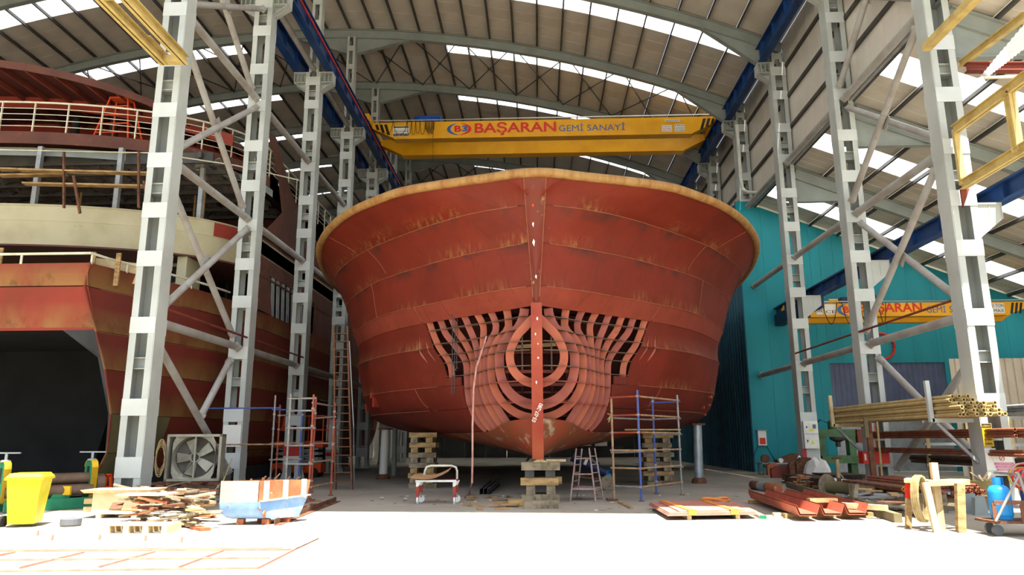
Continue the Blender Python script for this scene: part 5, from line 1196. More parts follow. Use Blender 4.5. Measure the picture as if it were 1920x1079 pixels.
# white electric cabinet on the third column of the row
t = thing('electric_cabinet', (XL, FY[3]-.42, 1.0), 'white electric cabinet on a column beside the tall ladder', 'cabinet')
MB().span(XL-.3, XL+.3, FY[3]-.42, FY[3]-.29, 1.1, 2.3).build('box', 'signwhite', t); MB().span(XL-.28, XL+.28, FY[3]-.43, FY[3]-.421, 1.72, 2.27).build('door', 'white', t); MB().span(XL-.28, XL+.28, FY[3]-.43, FY[3]-.421, 1.13, 1.69).build('door', 'white', t)
MB().span(XL-.3, XL+.3, FY[3]-.31, FY[3]-.295, .8, .98).build('warning_sign', 'letter_red', label='red and white warning sign under the electric cabinet by the ladder', cat='sign')
# --- tall ladder against the hull
bl, br = G(629, 919), G(660, 919); t = thing('tall_ladder', bl, 'tall rusty brown ladder leaning at the side of the red hull', 'ladder')
tl, tr = aY(627, 612, bl.y+.5), aY(652, 612, bl.y+.5)
for a, b_ in ((bl, tl), (br, tr)): MB().bar(a, b_, .05, .12).build('stile', 'ladder', t)
for k in range(1, 20): f = k/20; MB().bar(bl.lerp(tl, f), br.lerp(tr, f), .14, .03).build('rung', 'ladder', t)
MB().path([G(664, 915), aY(663, 800, bl.y+.2), aY(655, 640, bl.y+.4)], .02, 6).build('hand_line', 'galv', t)
# ================================================================ under and around the bow
MT['sling'] = mat('orange_sling', 'd08038', 'b86c30', 6, .8); MT['gasblue'] = mat('gas_bottle_blue', '1f86cc', '1a78b8', 3, .35); MT['hose'] = mat('pink_hose', 'b08a80', '96685c', 5, .6)
MT['cardboard'] = mat('brown_board', 'a8825c', '94704c', 3, .8); MT['trolleyred'] = mat('trolley_red', '9a3a2c', '852f24', 4, .55); MT['silver'] = mat('silver_pipe', 'a4aeb2', '8f989c', 3, .35, .4); MT['chain'] = mat('chain_steel', '4a4648', rough=.5, metal=.5)
MT['platered'] = mat('plate_red_overexposed', 'b07a6a', 'a06858', 3, .6); MT['redstack'] = mat('red_primer_channel', 'a85a44', '974a38', 3, .6, c3='b06048', lo3=.62, hi3=.7, scale3=4)  # reds paled, putting overexposed sunlight into the colour
# pillars holding the bilge
def pillar(px, py, r_, mt, label, ztop):
    g_ = G(px, py); t = thing('support_pillar', g_, label, 'pillar', 'pillars under the hull')
    MB().tube(g_+V(0, 0, .1), (g_.x+.05, g_.y, ztop), r_, 20).build('post', mt, t, smooth=True); MB().lathe(g_, [(r_*1.7, 0), (r_*1.75, .06), (r_*1.5, .16), (r_*1.05, .2)], 10).build('foot', 'rust', t)
    MB().box((g_.x+.05, g_.y, ztop), (r_*3, r_*3, .06)).build('head_plate', 'rust', t)
pillar(718, 899, .17, 'signwhite', 'white painted pipe pillar holding the bilge of the red hull near the timber stack', 2.0)
pillar(1311, 907, .155, 'silver', 'silver pipe pillar holding the bilge of the red hull near the dark wall', 2.05)
p = G(738, 893); MB().tube(p, p+V(0, 0, 2.05), .11, 14).build('support_pillar', 'steelgrey', smooth=True, label='thin grey pillar standing behind the white pillar', cat='pillar', group='pillars under the hull')
# timber stacks
random.seed(9)
def timber_stack(base, z_top, wid, n, lab, mats, seedv):
    random.seed(seedv); x, y = base; h = z_top/n
    for k in range(n):
        z = h*k+h/2; hh = h*.96
        if k % 2 == 0: 
            for dy in (-wid*.22, wid*.22): MB().box((x+random.gauss(0, .02), y+dy, z), (wid*(1+.1*random.random()), wid*.28, hh), (0, 0, random.gauss(0, .03))).build('timber_block', random.choice(mats), label=lab, cat='timber', group=lab+'s')
        else:
            for dx in (-wid*.3, wid*.3): MB().box((x+dx+random.gauss(0, .015), y, z), (wid*.26, wid*.9, hh), (0, 0, random.gauss(0, .04))).build('timber_block', random.choice(mats), label=lab, cat='timber', group=lab+'s')
g_ = G(789, 917); timber_stack((g_.x, g_.y+.4), 1.78, .85, 11, 'squared timber in the tall stack behind the trolley', ['oldwood', 'oldwood', 'wood'], 1)
g_ = G(1240, 912); timber_stack((g_.x, g_.y+.6), 1.72, .95, 11, 'squared timber in the tall stack behind the right scaffold', ['oldwood', 'oldwood', 'wood'], 2)
g_ = G(1215, 905); MB().box((g_.x, g_.y, .2), (.5, .5, .4)).build('timber_block', 'wood', label='short square timber block beside the right timber stack', cat='timber')
# keel blocks under the stem
KY = 18.55; lab = 'timber of the keel block stack under the stem of the red hull'
def kb(px0, px1, py0, py1, Y, dep, mt, nm='keel_block'):
    a, b_ = aY(px0, py1, Y), aY(px1, py0, Y); MB().box(((a.x+b_.x)/2, Y+dep/2, (a.z+b_.z)/2), (b_.x-a.x, dep, b_.z-a.z), (0, 0, random.gauss(0, .015))).build(nm, mt, label=lab, cat='timber', group='keel blocks under the stem')
kz = [0, .24, .45, .67, .87, .98]
def lay(z0, z1, xs_, mt, Y=KY, dep=.9):
    for (x0, x1) in xs_: MB().span(x0, x1, Y, Y+dep, z0+.002, z1-.002).build('keel_block', mt, label=lab, cat='timber', group='keel blocks under the stem')
lay(0, .2, [(-.42, .52)], 'oldwood', KY-.05, .35); lay(0, .2, [(-.42, .52)], 'oldwood', KY+.5, .35)
lay(.2, .42, [(-.3, -.08), (.2, .42)], 'oldwood'); lay(.42, .6, [(-.44, .5)], 'wood', KY-.05, .3); lay(.42, .6, [(-.36, .6)], 'wood', KY+.5, .3)
lay(.6, .78, [(-.33, -.1), (.18, .42)], 'darksteel'); lay(.78, .98, [(-.42, .54)], 'oldwood', KY-.05, .32); lay(.78, .98, [(-.36, .5)], 'oldwood', KY+.5, .3)
MB().prism([(-.13, KY-.1, .98), (.22, KY-.1, .98), (.12, KY-.1, 1.045), (-.03, KY-.1, 1.045)], (0, .3, 0)).build('wedge', 'palewood', label='yellow wooden wedge on top of the keel blocks', cat='wedge')
MB().box((.45, KY+.4, 1.01), (.5, .4, .055)).build('packing_board', 'palewood', label='pale packing board on top of the keel blocks', cat='board')
for (x0, x1, y, h_, mt, l2) in ((952, 982, 951, .16, 'wood', 'short yellow timber offcut on the ground left of the keel blocks'), (982, 1047, 955, .17, 'oldwood', 'long weathered timber on the ground in front of the keel blocks')):
    a, b_ = G(x0, y), G(x1, y); MB().box(((a.x+b_.x)/2, a.y+.1, h_/2), (b_.x-a.x, .22, h_), (0, 0, .06)).build('loose_timber', mt, label=l2, cat='timber')
scrap(865, 985, 932, 958, 26, ['wood', 'cardboard', 'oldwood'], 'small wood scrap lying on the floor near the keel blocks', 'wood scraps near the keel blocks', .02, (.12, .4), 'wood_scrap', 'scrap')
scrap(690, 960, 925, 950, 26, ['signwhite', 'oldwood', 'signwhite'], 'tiny pale litter chip on the hall floor', 'litter on the hall floor', .0, (.04, .1), 'litter_chip', 'litter')
scrap(1060, 1420, 925, 962, 22, ['signwhite', 'oldwood', 'wood'], 'tiny pale chip on the floor near the right scaffold', 'litter near the right scaffold', .0, (.04, .12), 'litter_chip', 'litter')
# steel channels on the floor
for k in range(3):
    a, b_ = G(899+k*7.5, 928), G(921+k*7.5, 909); d = (b_-a).normalized(); s_ = Vector((d.y, -d.x, 0)); m = MB(); m.bar(a+V(0, 0, .09), b_+V(0, 0, .09), .012, .18); m.bar(a+s_*.03+V(0, 0, .006), b_+s_*.03+V(0, 0, .006), .07, .012); m.bar(a+s_*.03+V(0, 0, .174), b_+s_*.03+V(0, 0, .174), .07, .012)
    m.build('steel_channel', 'darksteel', label='dark steel channel standing on edge on the floor behind the hose', cat='channel', group='dark channels on the floor')
# hand trolley with bent board
tg = G(820, 946); TY_ = tg.y+.25; t = thing('platform_trolley', (tg.x, TY_, 0), 'red legged platform trolley with cream handle rail and castors', 'trolley')
xl, xr = aY(783, 905, TY_-.3).x, aY(852, 905, TY_-.3).x; z_ = aY(820, 901, TY_-.3).z; d_ = .62
MB().span(xl-.04, xr+.04, TY_-.3, TY_-.3+d_, z_-.03, z_).build('deck', 'trolleyred', t); MB().span(xl-.05, xr+.05, TY_-.32, TY_-.3, z_-.045, z_+.005).build('edge_strip', 'white', t)
for x in (xl, xr):
    for y, dz in ((TY_-.27, .17), (TY_-.3+d_-.04, .24)):
        l = MB().bar((x, y, dz), (x, y, z_-.03), .07, .07).build('leg', 'trolleyred', t)
        MB().prism([(x-.04, y-.04, z_-.03), (x+.075, y-.04, z_-.03), (x+.03, y-.04, z_-.14), (x-.036, y-.04, z_-.16)], (0, .006, 0)).build('gusset', 'white', t)
        MB().bar((x, y, dz), (x, y+.03, .1), .05, .03).build('castor_fork', 'galv', t); MB().lathe((x, y+.03, .09), [(.05, -.02), (.09, -.02), (.09, .02), (.05, .02)], 16, 'x' if dz < .2 else 'y').build('castor_wheel', 'signwhite', t)
yb = TY_-.3+d_-.05; zt_ = aY(820, 874, yb).z
MB().path([(xl+.05, yb, z_), (xl+.09, yb, zt_-.12), (xl+.13, yb, zt_-.03), (xl+.24, yb, zt_), (xr-.14, yb, zt_), (xr-.03, yb, zt_-.04), (xr, yb, zt_-.13), (xr, yb, z_)], .028, 8).build('handle', 'railwhite', t, smooth=True)
rows = [[(xl-.16+i*.155, TY_-.38+j*.2, z_+.025+.06*((i-2.2)/3)**2*(1 if i < 2 else 2.0)+.02*j) for i in range(7)] for j in range(4)]
MB().sheet(rows, (0, 0, .012)).build('bent_board', 'cardboard', smooth=True, label='bent brown board lying on the red trolley', cat='board')
# hose hanging from the bulb, chain hoist
MB().path([aY(912, 632, 18.4), aY(903, 660, 18.2), aY(893, 690, 18.0), aY(888, 730, 17.9), aY(886, 800, 17.9), aY(886, 860, 17.9), aY(885, 905, 17.9), G(880, 926)+V(0, 0, .04), G(868, 937)+V(0, 0, .03)], .024, 8).build('hanging_hose', 'hose', smooth=True, label='pale pink hose hanging from the open bulb framing down to the floor', cat='hose')
ch = aY(852, 590, 20.3); t = thing('chain_hoist', ch, 'small chain hoist with long hanging chain on the side of the bow', 'hoist')
MB().box((ch.x, 20.25, ch.z), (.14, .12, .16)).build('hoist_body', 'navy', t); MB().path([(ch.x, 20.25, ch.z+.05), (ch.x-.02, 20.3, ch.z+.25)], .015, 6).build('top_hook', 'chain', t)
zc0, zc1 = ch.z, aY(850, 740, 20.25).z
for dx, ze in ((-.04, zc1), (.03, zc1+.02), (.09, aY(850, 690, 20.25).z)):
    z = zc0; m = MB(); k = 0
    while z > ze: m.tube((ch.x+dx, 20.25, z), (ch.x+dx+(.012 if k % 2 else -.012), 20.25, z-.05), .012, 5); z -= .05; k += 1
    m.build('chain', 'chain', t)
MB().path([(ch.x+.09, 20.25, aY(850, 690, 20.25).z+.06*sin(a)-.03) if False else (ch.x+.09+.03*cos(a), 20.25, aY(850, 693, 20.25).z+.045*sin(a)) for a in [2*pi*i/10 for i in range(8)]], .012, 6).build('hook', 'chain', t)
# step ladder
MT['ladgrey'] = mat('ladder_worn_paint', '9c8e8a', '8a6a60', 5, .6)
fl, fr, bl2, br2 = G(1069, 941), G(1117, 942), G(1085, 935), G(1132, 938); t = thing('step_ladder', fl.lerp(br2, .5), 'double sided pipe step ladder with worn red grey paint under the bow', 'ladder')
yt = (fl.y+bl2.y)/2+.35; tops = [aY(1080.5, 842, yt), aY(1104.5, 841, yt), aY(1091, 842, yt+.3), aY(1115, 841, yt+.3)]
feet = [fl, fr, G(1084, 936)+V(0, .5, 0), G(1132, 938)+V(0, .1, 0)]
for a, b_ in zip(feet, tops): MB().tube(a, b_, .022, 8).build('leg', 'ladgrey', t, smooth=True)
for f in (.22, .5, .8): MB().tube(feet[0].lerp(tops[0], f), feet[1].lerp(tops[1], f), .02, 6).build('cross_tube', 'ladgrey', t)
for i, j in ((0, 2), (1, 3)):
    for f in (.2, .36, .52, .68, .84): MB().tube(feet[i].lerp(tops[i], f), feet[j].lerp(tops[j], f), .014, 6).build('rung', 'ladgrey', t)
q4 = [feet[i].lerp(tops[i], .22) for i in (0, 1, 3, 2)]; MB().prism(q4, (0, 0, .03)).build('shelf', 'ladgrey', t)
# blue gas bottle
def bottle(c, h, r_, mt, label, grp='gas bottles'):
    t = thing('gas_bottle', c, label, 'gas bottle', grp); c = Vector(c)
    MB().lathe(c, [(r_*.85, 0), (r_*.9, .02), (r_*.9, h*.07), (r_*.97, h*.09), (r_, h*.14), (r_, h*.62), (r_*.95, h*.7), (r_*.75, h*.77), (r_*.45, h*.81), (r_*.3, h*.82)], 22).build('body', mt, t, smooth=True)
    n = 14; rows = [[c+V(r_*.46*cos(a), r_*.46*sin(a), z) for a in [2*pi*i/n*.8-.3 for i in range(n+1)]] for z in (h*.79, h*.99)]; MB().sheet(rows, lambda i, j: Vector((0.006, 0, 0))).build('collar', mt, t)
    MB().lathe(c, [(.02, h*.8), (.025, h*.9), (.012, h*.93)], 8).build('valve', 'galv', t); return t
bottle(G(1139, 917), .6, .15, 'gasblue', 'blue gas bottle standing beside the step ladder under the bow')
# generator cart behind the ladder: dark cylinder on wheels
g_ = G(1110, 922); t = thing('welding_cart', (g_.x, g_.y+.6, 0), 'dark tilted gas cylinder on a two wheeled cart behind the step ladder', 'cart')
MB().tube((g_.x-.55, g_.y+.7, 1.0), (g_.x+.5, g_.y+.7, .5), .14, 14).build('cylinder', 'navy', t, smooth=True); MB().tube((g_.x-.18, g_.y+.7, .84), (g_.x-.1, g_.y+.7, .8), .146, 14).build('label_band', 'signwhite', t)
for y in (.5, .95): MB().lathe((g_.x+.52, g_.y+y, .22), [(.08, -.03), (.22, -.03), (.22, .03), (.08, .03)], 18, 'y').build('wheel', 'oldwood', t)
MB().bar((g_.x+.5, g_.y+.7, .3), (g_.x-.4, g_.y+.7, .4), .05, .05).build('frame', 'rust', t); MB().bar((g_.x-.4, g_.y+.7, .0), (g_.x-.5, g_.y+.7, .95), .05, .05).build('prop', 'rust', t)
# right scaffold
P = {}
for k, (x, y, yt_, mt) in {'a': (1152, 938, 748, 'scaf_rust'), 'b': (1203, 941, 732, 'scaf_blue'), 'c': (1231, 927, 744, 'scaf_blue'), 'd': (1279, 929, 741, 'scaf_grey')}.items():
    g_ = G(x, y); P[k] = (g_.x, g_.y, aY(x, yt_, g_.y).z, mt)
zl = lambda py, k='a': aY(1152, py, P['a'][1]).z
R_ = []
for py, m1, m2 in ((746, 'scaf_red', 'scaf_rust'), (780, 'scaf_red', None), (812, 'scaf_red', None), (845, 'scaf_rust', 'scaf_rust'), (878, 'scaf_rust', 'scaf_rust'), (912, 'scaf_grey', 'scaf_rust')):
    R_.append(('a', 'b', zl(py), m1)); R_.append(('b', 'd', zl(py), m2 or 'scaf_rust'))
    if py in (746, 780, 812, 878): R_.append(('c', 'd', zl(py)-.04, 'scaf_grey' if py != 746 else 'scaf_blue'))
    if py in (780, 845): R_.append(('a', 'c', zl(py)-.06, 'scaf_grey'))
scaffold('pipe_scaffold', 'blue and rusty pipe scaffold with plank at the right of the bow', P, [zl(p) for p in (746, 780, 812, 845, 878, 912)], R_)
za = zl(809); MB().bar((aY(1178, 809, P['b'][1]+.1).x, P['b'][1]+.15, za+.03), (P['d'][0]-.05, P['d'][1]-.1, za+.05), .2, .035).build('scaffold_plank', 'wood', label='wooden plank lying across the right scaffold', cat='plank')
for k, (x, y) in enumerate(((1152, 776),)):
    g_ = Vector((P['a'][0], P['a'][1]-.04, zl(778)))
    m = MB(); [m.tube(g_, g_+V(random.uniform(-.15, .12), random.uniform(-.05, 0), random.uniform(-.22, .1)), .01, 4) for i in range(7)]
    m.build('tied_rag', 'rope', label='ragged green yellow strip of cloth tied to the right scaffold', cat='rag')
a, b_ = G(1160, 943), G(1184, 955); MB().bar(a+V(0, 0, .02), b_+V(0, 0, .02), .07, .03).build('loose_board', 'wood', label='small board on the floor at the foot of the right scaffold', cat='board')
MB().box(G(1148, 940)+V(0, 0, .03), (.28, .18, .05), (0, .1, .2)).build('loose_board', 'rust', label='rusty plate under the corner post of the right scaffold', cat='plate')
t = thing('far_trestle', (1.5, 48, 0), 'dark steel trestle far back under the hull', 'trestle')
for s_ in (-1, 1): MB().bar((1.5+s_*2.4, 48, 0), (1.5+s_*1.6, 48, 1.0), .12, .12).build('leg', 'darksteel', t)
MB().bar((-2.5, 48, 1.0), (5.5, 48, 1.0), .2, .2).build('beam', 'darksteel', t)
# ================================================================ right side
# stacked plates with slings
a, b_, c_, d_ = G(1252, 977), G(1418, 974), G(1372, 953), G(1216, 955)
t = thing('plate_stack_bearer', a.lerp(c_, .5), 'pale timber bearer under the stacked red plates', 'timber'); 
for f in (.25, .8): p, q = a.lerp(b_, f), d_.lerp(c_, f); MB().bar(p+V(0, .05, .04), q+V(0, -.05, .04), .08, .08).build('bearer', 'palewood', t)
for k in range(4):
    z = .082+.022*k; o = V(.02*k, .01*k, z); sh = .0 if k < 3 else .12
    MB().prism([a+o+V(sh*1.5, sh*.6, 0), b_+o+V(-sh*2, sh*.6, 0), c_+o+V(-sh*2, -.02, 0), d_+o+V(sh*1.5, -.02, 0)], (0, 0, .019)).build('steel_plate', 'platered', label='red primed plate in the strapped stack on the sunlit floor edge', cat='plate', group='strapped red plates')
zt_ = .175
for f in (.28, .76):
    p, q = a.lerp(b_, f), d_.lerp(c_, f-.1); MB().bar(p+V(0, -.012, .09), p+V(0, -.012, zt_+.02), .16, .012, up=(0, 1, 0)).build('lifting_sling', 'sling', label='orange webbing sling round the red plates', cat='sling', group='orange slings')
    MB().bar(p+V(0, 0, zt_), q+V(0, 0, zt_), .14, .014).build('lifting_sling', 'sling', label='orange webbing sling round the red plates', cat='sling', group='orange slings')
p = c_.lerp(d_, .2)+V(0, -.12, .2); MB().path([p+V(.3*cos(a_)*1.0, .08*sin(a_), .03*sin(2*a_)) for a_ in [2*pi*i/18 for i in range(18)]], .028, 6, True).build('sling_loop', 'sling', label='orange sling loop lying on the plate stack', cat='sling')
a, b_ = G(1402, 958), G(1430, 973); MB().bar(a+V(0, 0, .03), b_+V(0, 0, .03), .12, .05).build('loose_board', 'palewood', label='pale board with green end beside the plate stack', cat='board')
MB().bar(b_+V(-.05, 0, .03), b_+V(.06, -.05, .03), .13, .06).build('board_end', 'green', label='green painted block end beside the plate stack', cat='block')
# red channels (bent plates)
def bent(a, b_, w_, off, lab='red primed steel bent channel in the stack on the floor'):
    a, b_ = Vector(a)+Vector(off), Vector(b_)+Vector(off); d = (b_-a).normalized(); s_ = Vector((-d.y, d.x, 0)); t_ = .012
    prof = [(-w_/2, .16), (-w_/2+.06, .0), (w_/2-.06, .0), (w_/2, .16)]
    rows = [[p+s_*u+V(0, 0, z) for u, z in prof] for p in (a, b_)]; MB().sheet(rows, V(0, 0, t_)).build('bent_channel', 'redstack', label=lab, cat='channel', group='red bent channels')
a, b_ = G(1420, 943), G(1516, 979)
for off in ((0, 0, .1), (.5, .12, .1), (1.0, .24, .1), (.02, .0, .135), (.52, .12, .135), (1.02, .24, .135)): bent(a, b_, .42, off)
for f in (.1, .85): p = a.lerp(b_, f); MB().bar(p+V(-.3, -.05, .045), p+V(1.5, .2, .045), .1, .09).build('bearer_timber', 'wood', label='timber bearer under the red bent channels', cat='timber', group='bearers under the red channels')
# painted pipe and long steel bars in the foreground
a, b_ = G(1412, 918), G(1460, 926); d = (b_-a).normalized(); t = thing('painted_pipe', a, 'short thick pipe with orange and grey bands lying on the floor', 'pipe')
MB().pipe(a+V(0, 0, .13), a.lerp(b_, .65)+V(0, 0, .13), .13, .11, 18).build('pipe', 'rust', t, smooth=True); MB().tube(a.lerp(b_, .3)+V(0, 0, .13), a.lerp(b_, .6)+V(0, 0, .13), .133, 18).build('grey_band', 'galv', t, smooth=True); MB().tube(a.lerp(b_, .65)+V(0, 0, .13), b_+V(0, 0, .13), .133, 18).build('orange_end', 'skip_rust', t, smooth=True)
def longbar(p0, p1, w_, h_, mt, lab, z=.0, nm='steel_bar', cat='bar'):
    a, b_ = G(*p0), G(*p1); c = (a+b_)/2; d = b_-a; z = rest_on(c.x, c.y, d.length, w_, h_, atan2(d.y, d.x), 99); a, b_ = a+V(0, 0, z+h_/2), b_+V(0, 0, z+h_/2); MB().bar(a, b_, w_, h_).build(nm, mt, label=lab, cat=cat, group='long bars on the floor')
MT['olivesteel'] = mat('olive_steel', '6e6448', '5c533c', 3, .6)
block(9.0, 9.9, 12.9, 14.0); block(8.5, 9.65, 14.8, 19.6); block(7.8, 8.5, 15.0, 20.2); block(9.5, 10.6, 16.9, 25); block(7.3, 9.6, 20.1, 21.6); block(4.4, 6.6, 14.0, 18.6, .12) if False else None
for _p in (G(1420, 943).lerp(G(1516, 979), _f/20) for _f in range(21)): block(_p.x-.3, _p.x+1.45, _p.y-.1, _p.y+.3)
longbar((1478, 914), (1685, 981), .14, .16, 'olivesteel', 'long olive steel beam running diagonally across the right floor')
longbar((1440, 922), (1560, 950), .2, .05, 'redstack', 'red primed flat bar lying beside the bent channels')
longbar((1500, 930), (1620, 972), .16, .05, 'rust', 'rusty flat bar lying beside the olive beam')
longbar((1580, 922), (1740, 965), .3, .06, 'palewood', 'wide pale plank lying behind the wooden trestle', .12, 'plank', 'plank')
longbar((1600, 935), (1700, 968), .25, .05, 'oldwood', 'weathered plank lying beside the wide pale plank', .05, 'plank', 'plank')
longbar((1630, 945), (1745, 975), .2, .04, 'signwhite', 'white board lying behind the wooden trestle', .02, 'plank', 'plank')
longbar((1570, 968), (1665, 975), .14, .1, 'palewood', 'pale square timber on the sunlit ground', 0, 'timber', 'timber')
longbar((1518, 969), (1570, 968), .14, .08, 'wood', 'short timber beside the bent channels on the sunlit ground', 0, 'timber', 'timber')
longbar((1450, 968), (1480, 968), .12, .06, 'palewood', 'small pale timber between plates and channels', 0, 'timber', 'timber')
random.seed(31)
scrap(1590, 1740, 935, 972, 24, ['oldwood', 'wood', 'rust', 'galv'], 'loose board under the long planks behind the wooden trestle', 'loose boards at the right', .3, (.3, 1.0), 'loose_board', 'board')
_k = G(1535, 904); block(_k.x-.7, _k.x+.7, _k.y-.7, _k.y+.7); block(6, 12, 29.4, 36); block(8.55, 9.6, 21.4, 27.6); block(9.6, 11.2, 25.0, 27.3)
scrap(1490, 1565, 902, 922, 60, ['rust', 'skip_rust', 'wood', 'oldwood'], 'curled brown offcut in the low heap before the cabinets', 'offcuts before the cabinets', .25, (.12, .4), 'offcut', 'offcut')
# flanged pipe
c0 = G(1562, 932); c1 = G(1615, 936); t = thing('flanged_pipe', c0, 'olive pipe with a big round flange and a square flange', 'pipe'); d = (c1-c0).normalized(); L = 1.05
A = c0+V(0, .3, .24); B2 = A+d*L; MB().tube(A, B2, .16, 20).build('pipe', 'olive', t, smooth=True); MB().tube(A-d*.04, A+d*.02, .33, 24).build('round_flange', 'oldwood', t)
a_, b2 = MB.frame(d); MB().prism([B2+a_*(.26*cos(k))+b2*(.26*sin(k)) for k in (.3, .3+pi/2, .3+pi, .3+1.5*pi)], d*.05).build('square_flange', 'rust', t)
for (x, y, h_) in ((1563, 912, .42), (1582, 918, .45), (1620, 918, .4)):
    b0 = G(x, y+14); MB().bar((b0.x, b0.y-.1, 0), (b0.x+.05, b0.y, h_), .13, .03).build('white_stake', 'signwhite', label='white painted wooden stake leaning by the flanged pipe', cat='stake', group='white stakes')
t = thing('timber_prop', G(1574, 915), 'thin pale timber prop with a crosspiece behind the flanged pipe', 'prop'); g_ = G(1574, 915); top = aY(1574, 860, g_.y)
MB().bar(g_, (g_.x, g_.y, top.z), .09, .09).build('post', 'palewood', t); MB().box((g_.x, g_.y, top.z), (.28, .1, .06)).build('head', 'rust', t); MB().bar((g_.x, g_.y, .5), (g_.x+.35, g_.y, .02), .05, .04).build('brace', 'palewood', t)
# wooden trestle
t = thing('wooden_trestle', G(1755, 995), 'rough wooden trestle with one red leg and rope hung over it', 'trestle')
Yt = 13.2; T = lambda x, y, Y: aY(x, y, Y)
legs = [((1703, 991), (1704, 905), .09, 'wood', 13.3), ((1756, 999), (1735, 905), .1, 'palewood', 12.75), ((1765, 994), (1750, 868), .11, 'palewood', 13.15), ((1802, 999), (1799, 908), .13, 'wood', 12.75)]
for (b0, t0, w_, mt, Y) in legs:
    g_ = G(*b0); MB().bar(g_, aY(*t0, g_.y+.05), w_, w_*.7).build('leg', mt, t)
zt_ = aY(1750, 906, 13.0).z
p0, p1 = aY(1698, 901, 13.3), aY(1740, 904, 13.1); MB().bar(p0, p1, .3, .07).build('top_board', 'palewood', t); p0, p1 = aY(1735, 907, 12.9), aY(1812, 904, 13.1); MB().bar(p0, p1, .16, .09).build('top_board', 'palewood', t); MB().bar(p0+V(0, .3, 0), p1+V(0, .3, 0), .14, .06).build('top_board', 'palewood', t)
g_ = G(1703, 991); MB().bar(aY(1703.5, 935, g_.y+.02), aY(1704, 908, g_.y+.02), .094, .07).build('red_leg_top', 'letter_red', t); p0, p1 = aY(1704, 940, 13.25), aY(1800, 948, 13.0); MB().bar(p0, p1, .06, .05).build('stretcher', 'oldwood', t)
rh = thing('rope_hank', aY(1724, 960, 12.8), 'hank of rope hung over the wooden trestle', 'rope')
for k in range(4):
    c = aY(1721+k*2, 935, 12.98); MB().path([c+V(.1*cos(a), -.03*k, .37*sin(a)) for a in [2*pi*i/16 for i in range(16)]], .022, 6, True).build('loop', 'rope', rh, smooth=True)
# --- pipe rack on the columns
MT['pipecream'] = mat('cream_pipe', 'b09a68', 'a08a58', 3, .55, c3='c8b888', lo3=.6, hi3=.7, scale3=6); MT['piperust'] = mat('brown_pipe', '85503a', '70402c', 3, .65); MT['pipedark'] = mat('dark_pipe', '4e3c32', '40312a', 4, .65)
for k in (0, 1):
    Y = FY[k]; xa = 9.55; t = colR[k]
    ar = MB().bar((xa, Y, 1.94), (XR-CW/2-.01, Y, 1.94), .1, .1).build('rack_arm', 'column' if k == 0 else 'palewood', t); MB().bar((xa, Y, 1.9), (xa-.02, Y, 2.9), .1, .1).build('end_stop', 'column' if k == 0 else 'palewood', ar)
    MB().bar((xa+.1, Y, 1.88), (XR-CW/2-.02, Y, .95), .07, .07).build('rack_diagonal', 'galv', t)
random.seed(17); rr = .048
m = MB(); m.pipe((0, 0, 0), (0, 7.2, 0), rr, rr*.72, 9); pcm = m.mesh('cream_pipe', 'pipecream', smooth=True)
row = 0; z = 2.0+rr
while row < 6:
    n = 9 if row < 4 else 7-row+2
    for i in range(n):
        x = 9.66+.049*(row % 2)+i*.098
        o = bpy.data.objects.new('cream_pipe', pcm); COL.objects.link(o); o.location = (x, 17.15+random.uniform(-.12, .12)+(0.25 if row > 3 else 0)-.28*(i/9)*(1 if row < 2 else .2), z); o.rotation_euler = (0, 0, 0)
        tag(o, 'cream coated pipe in the bundle on the rack', 'pipe', 'cream pipes on the rack')
    row += 1; z += .0855
def pipes(n, x0, dx, y0, ln, z, r_, mt, lab, grp, jit=.1, nm='steel_pipe', rows_=1):
    m = MB(); m.pipe((0, 0, 0), (0, ln, 0), r_, r_*.75, 10); me = m.mesh(nm, mt, smooth=True)
    for k in range(rows_):
        for i in range(n):
            o = bpy.data.objects.new(nm, me); COL.objects.link(o); o.location = (x0+dx*i+(dx/2 if k % 2 else 0), y0+random.uniform(-jit, jit), z+k*r_*1.74); tag(o, lab, 'pipe', grp)
            if 'blue' in lab and random.random() < .7: cp = bpy.data.objects.new('pipe_cap', capm); COL.objects.link(cp); cp.parent = o
m = MB(); m.lathe((0, -.02, 0), [(.052, 0), (.052, .1)], 10, 'y'); capm = m.mesh('pipe_cap', 'gasblue')
# rusty rows passing between the column chords
pipes(4, 10.64, .085, 16.7, 7.6, 1.56, .04, 'piperust', 'rusty brown pipe in the upper row through the column', 'upper row of rusty pipes', .25, rows_=3)
pipes(4, 10.64, .085, 16.5, 7.6, 1.14, .04, 'piperust', 'rusty brown pipe in the lower row through the column', 'lower row of rusty pipes', .1, rows_=2)
for Y in (FY[0], FY[1]):
    for z in (1.49, 1.07): MB().span(XR-.29, XR+.29, Y-.25, Y+.25, z-.03, z+.02).build('pipe_shelf', 'column', colR[FY.index(Y)])
# pipes beyond the column at the far right
pipes(9, 11.7, .11, 16.9, 7.0, 2.1, .05, 'galv', 'grey pipe with blue end cap on the far right rack', 'grey pipes with blue caps', .1, rows_=3)
for Y in (18.6, 22.5):
    t = thing('rack_trestle', (12.2, Y, 0), 'timber and steel rack carrying the pipes at the far right', 'rack', 'far right racks')
    for x in (11.6, 12.8): MB().bar((x, Y, 0), (x, Y, 2.02), .1, .1).build('post', 'palewood', t)
    for z in (2.005, 1.35, .742): MB().bar((11.5, Y, z), (13.6, Y, z), .08, .08).build('shelf_bar', 'galv', t)
pipes(8, 11.6, .1, 16.6, 7.0, .83, .045, 'pipedark', 'dark pipe on the low shelf at the far right', 'dark pipes at the far right', .15, rows_=3)
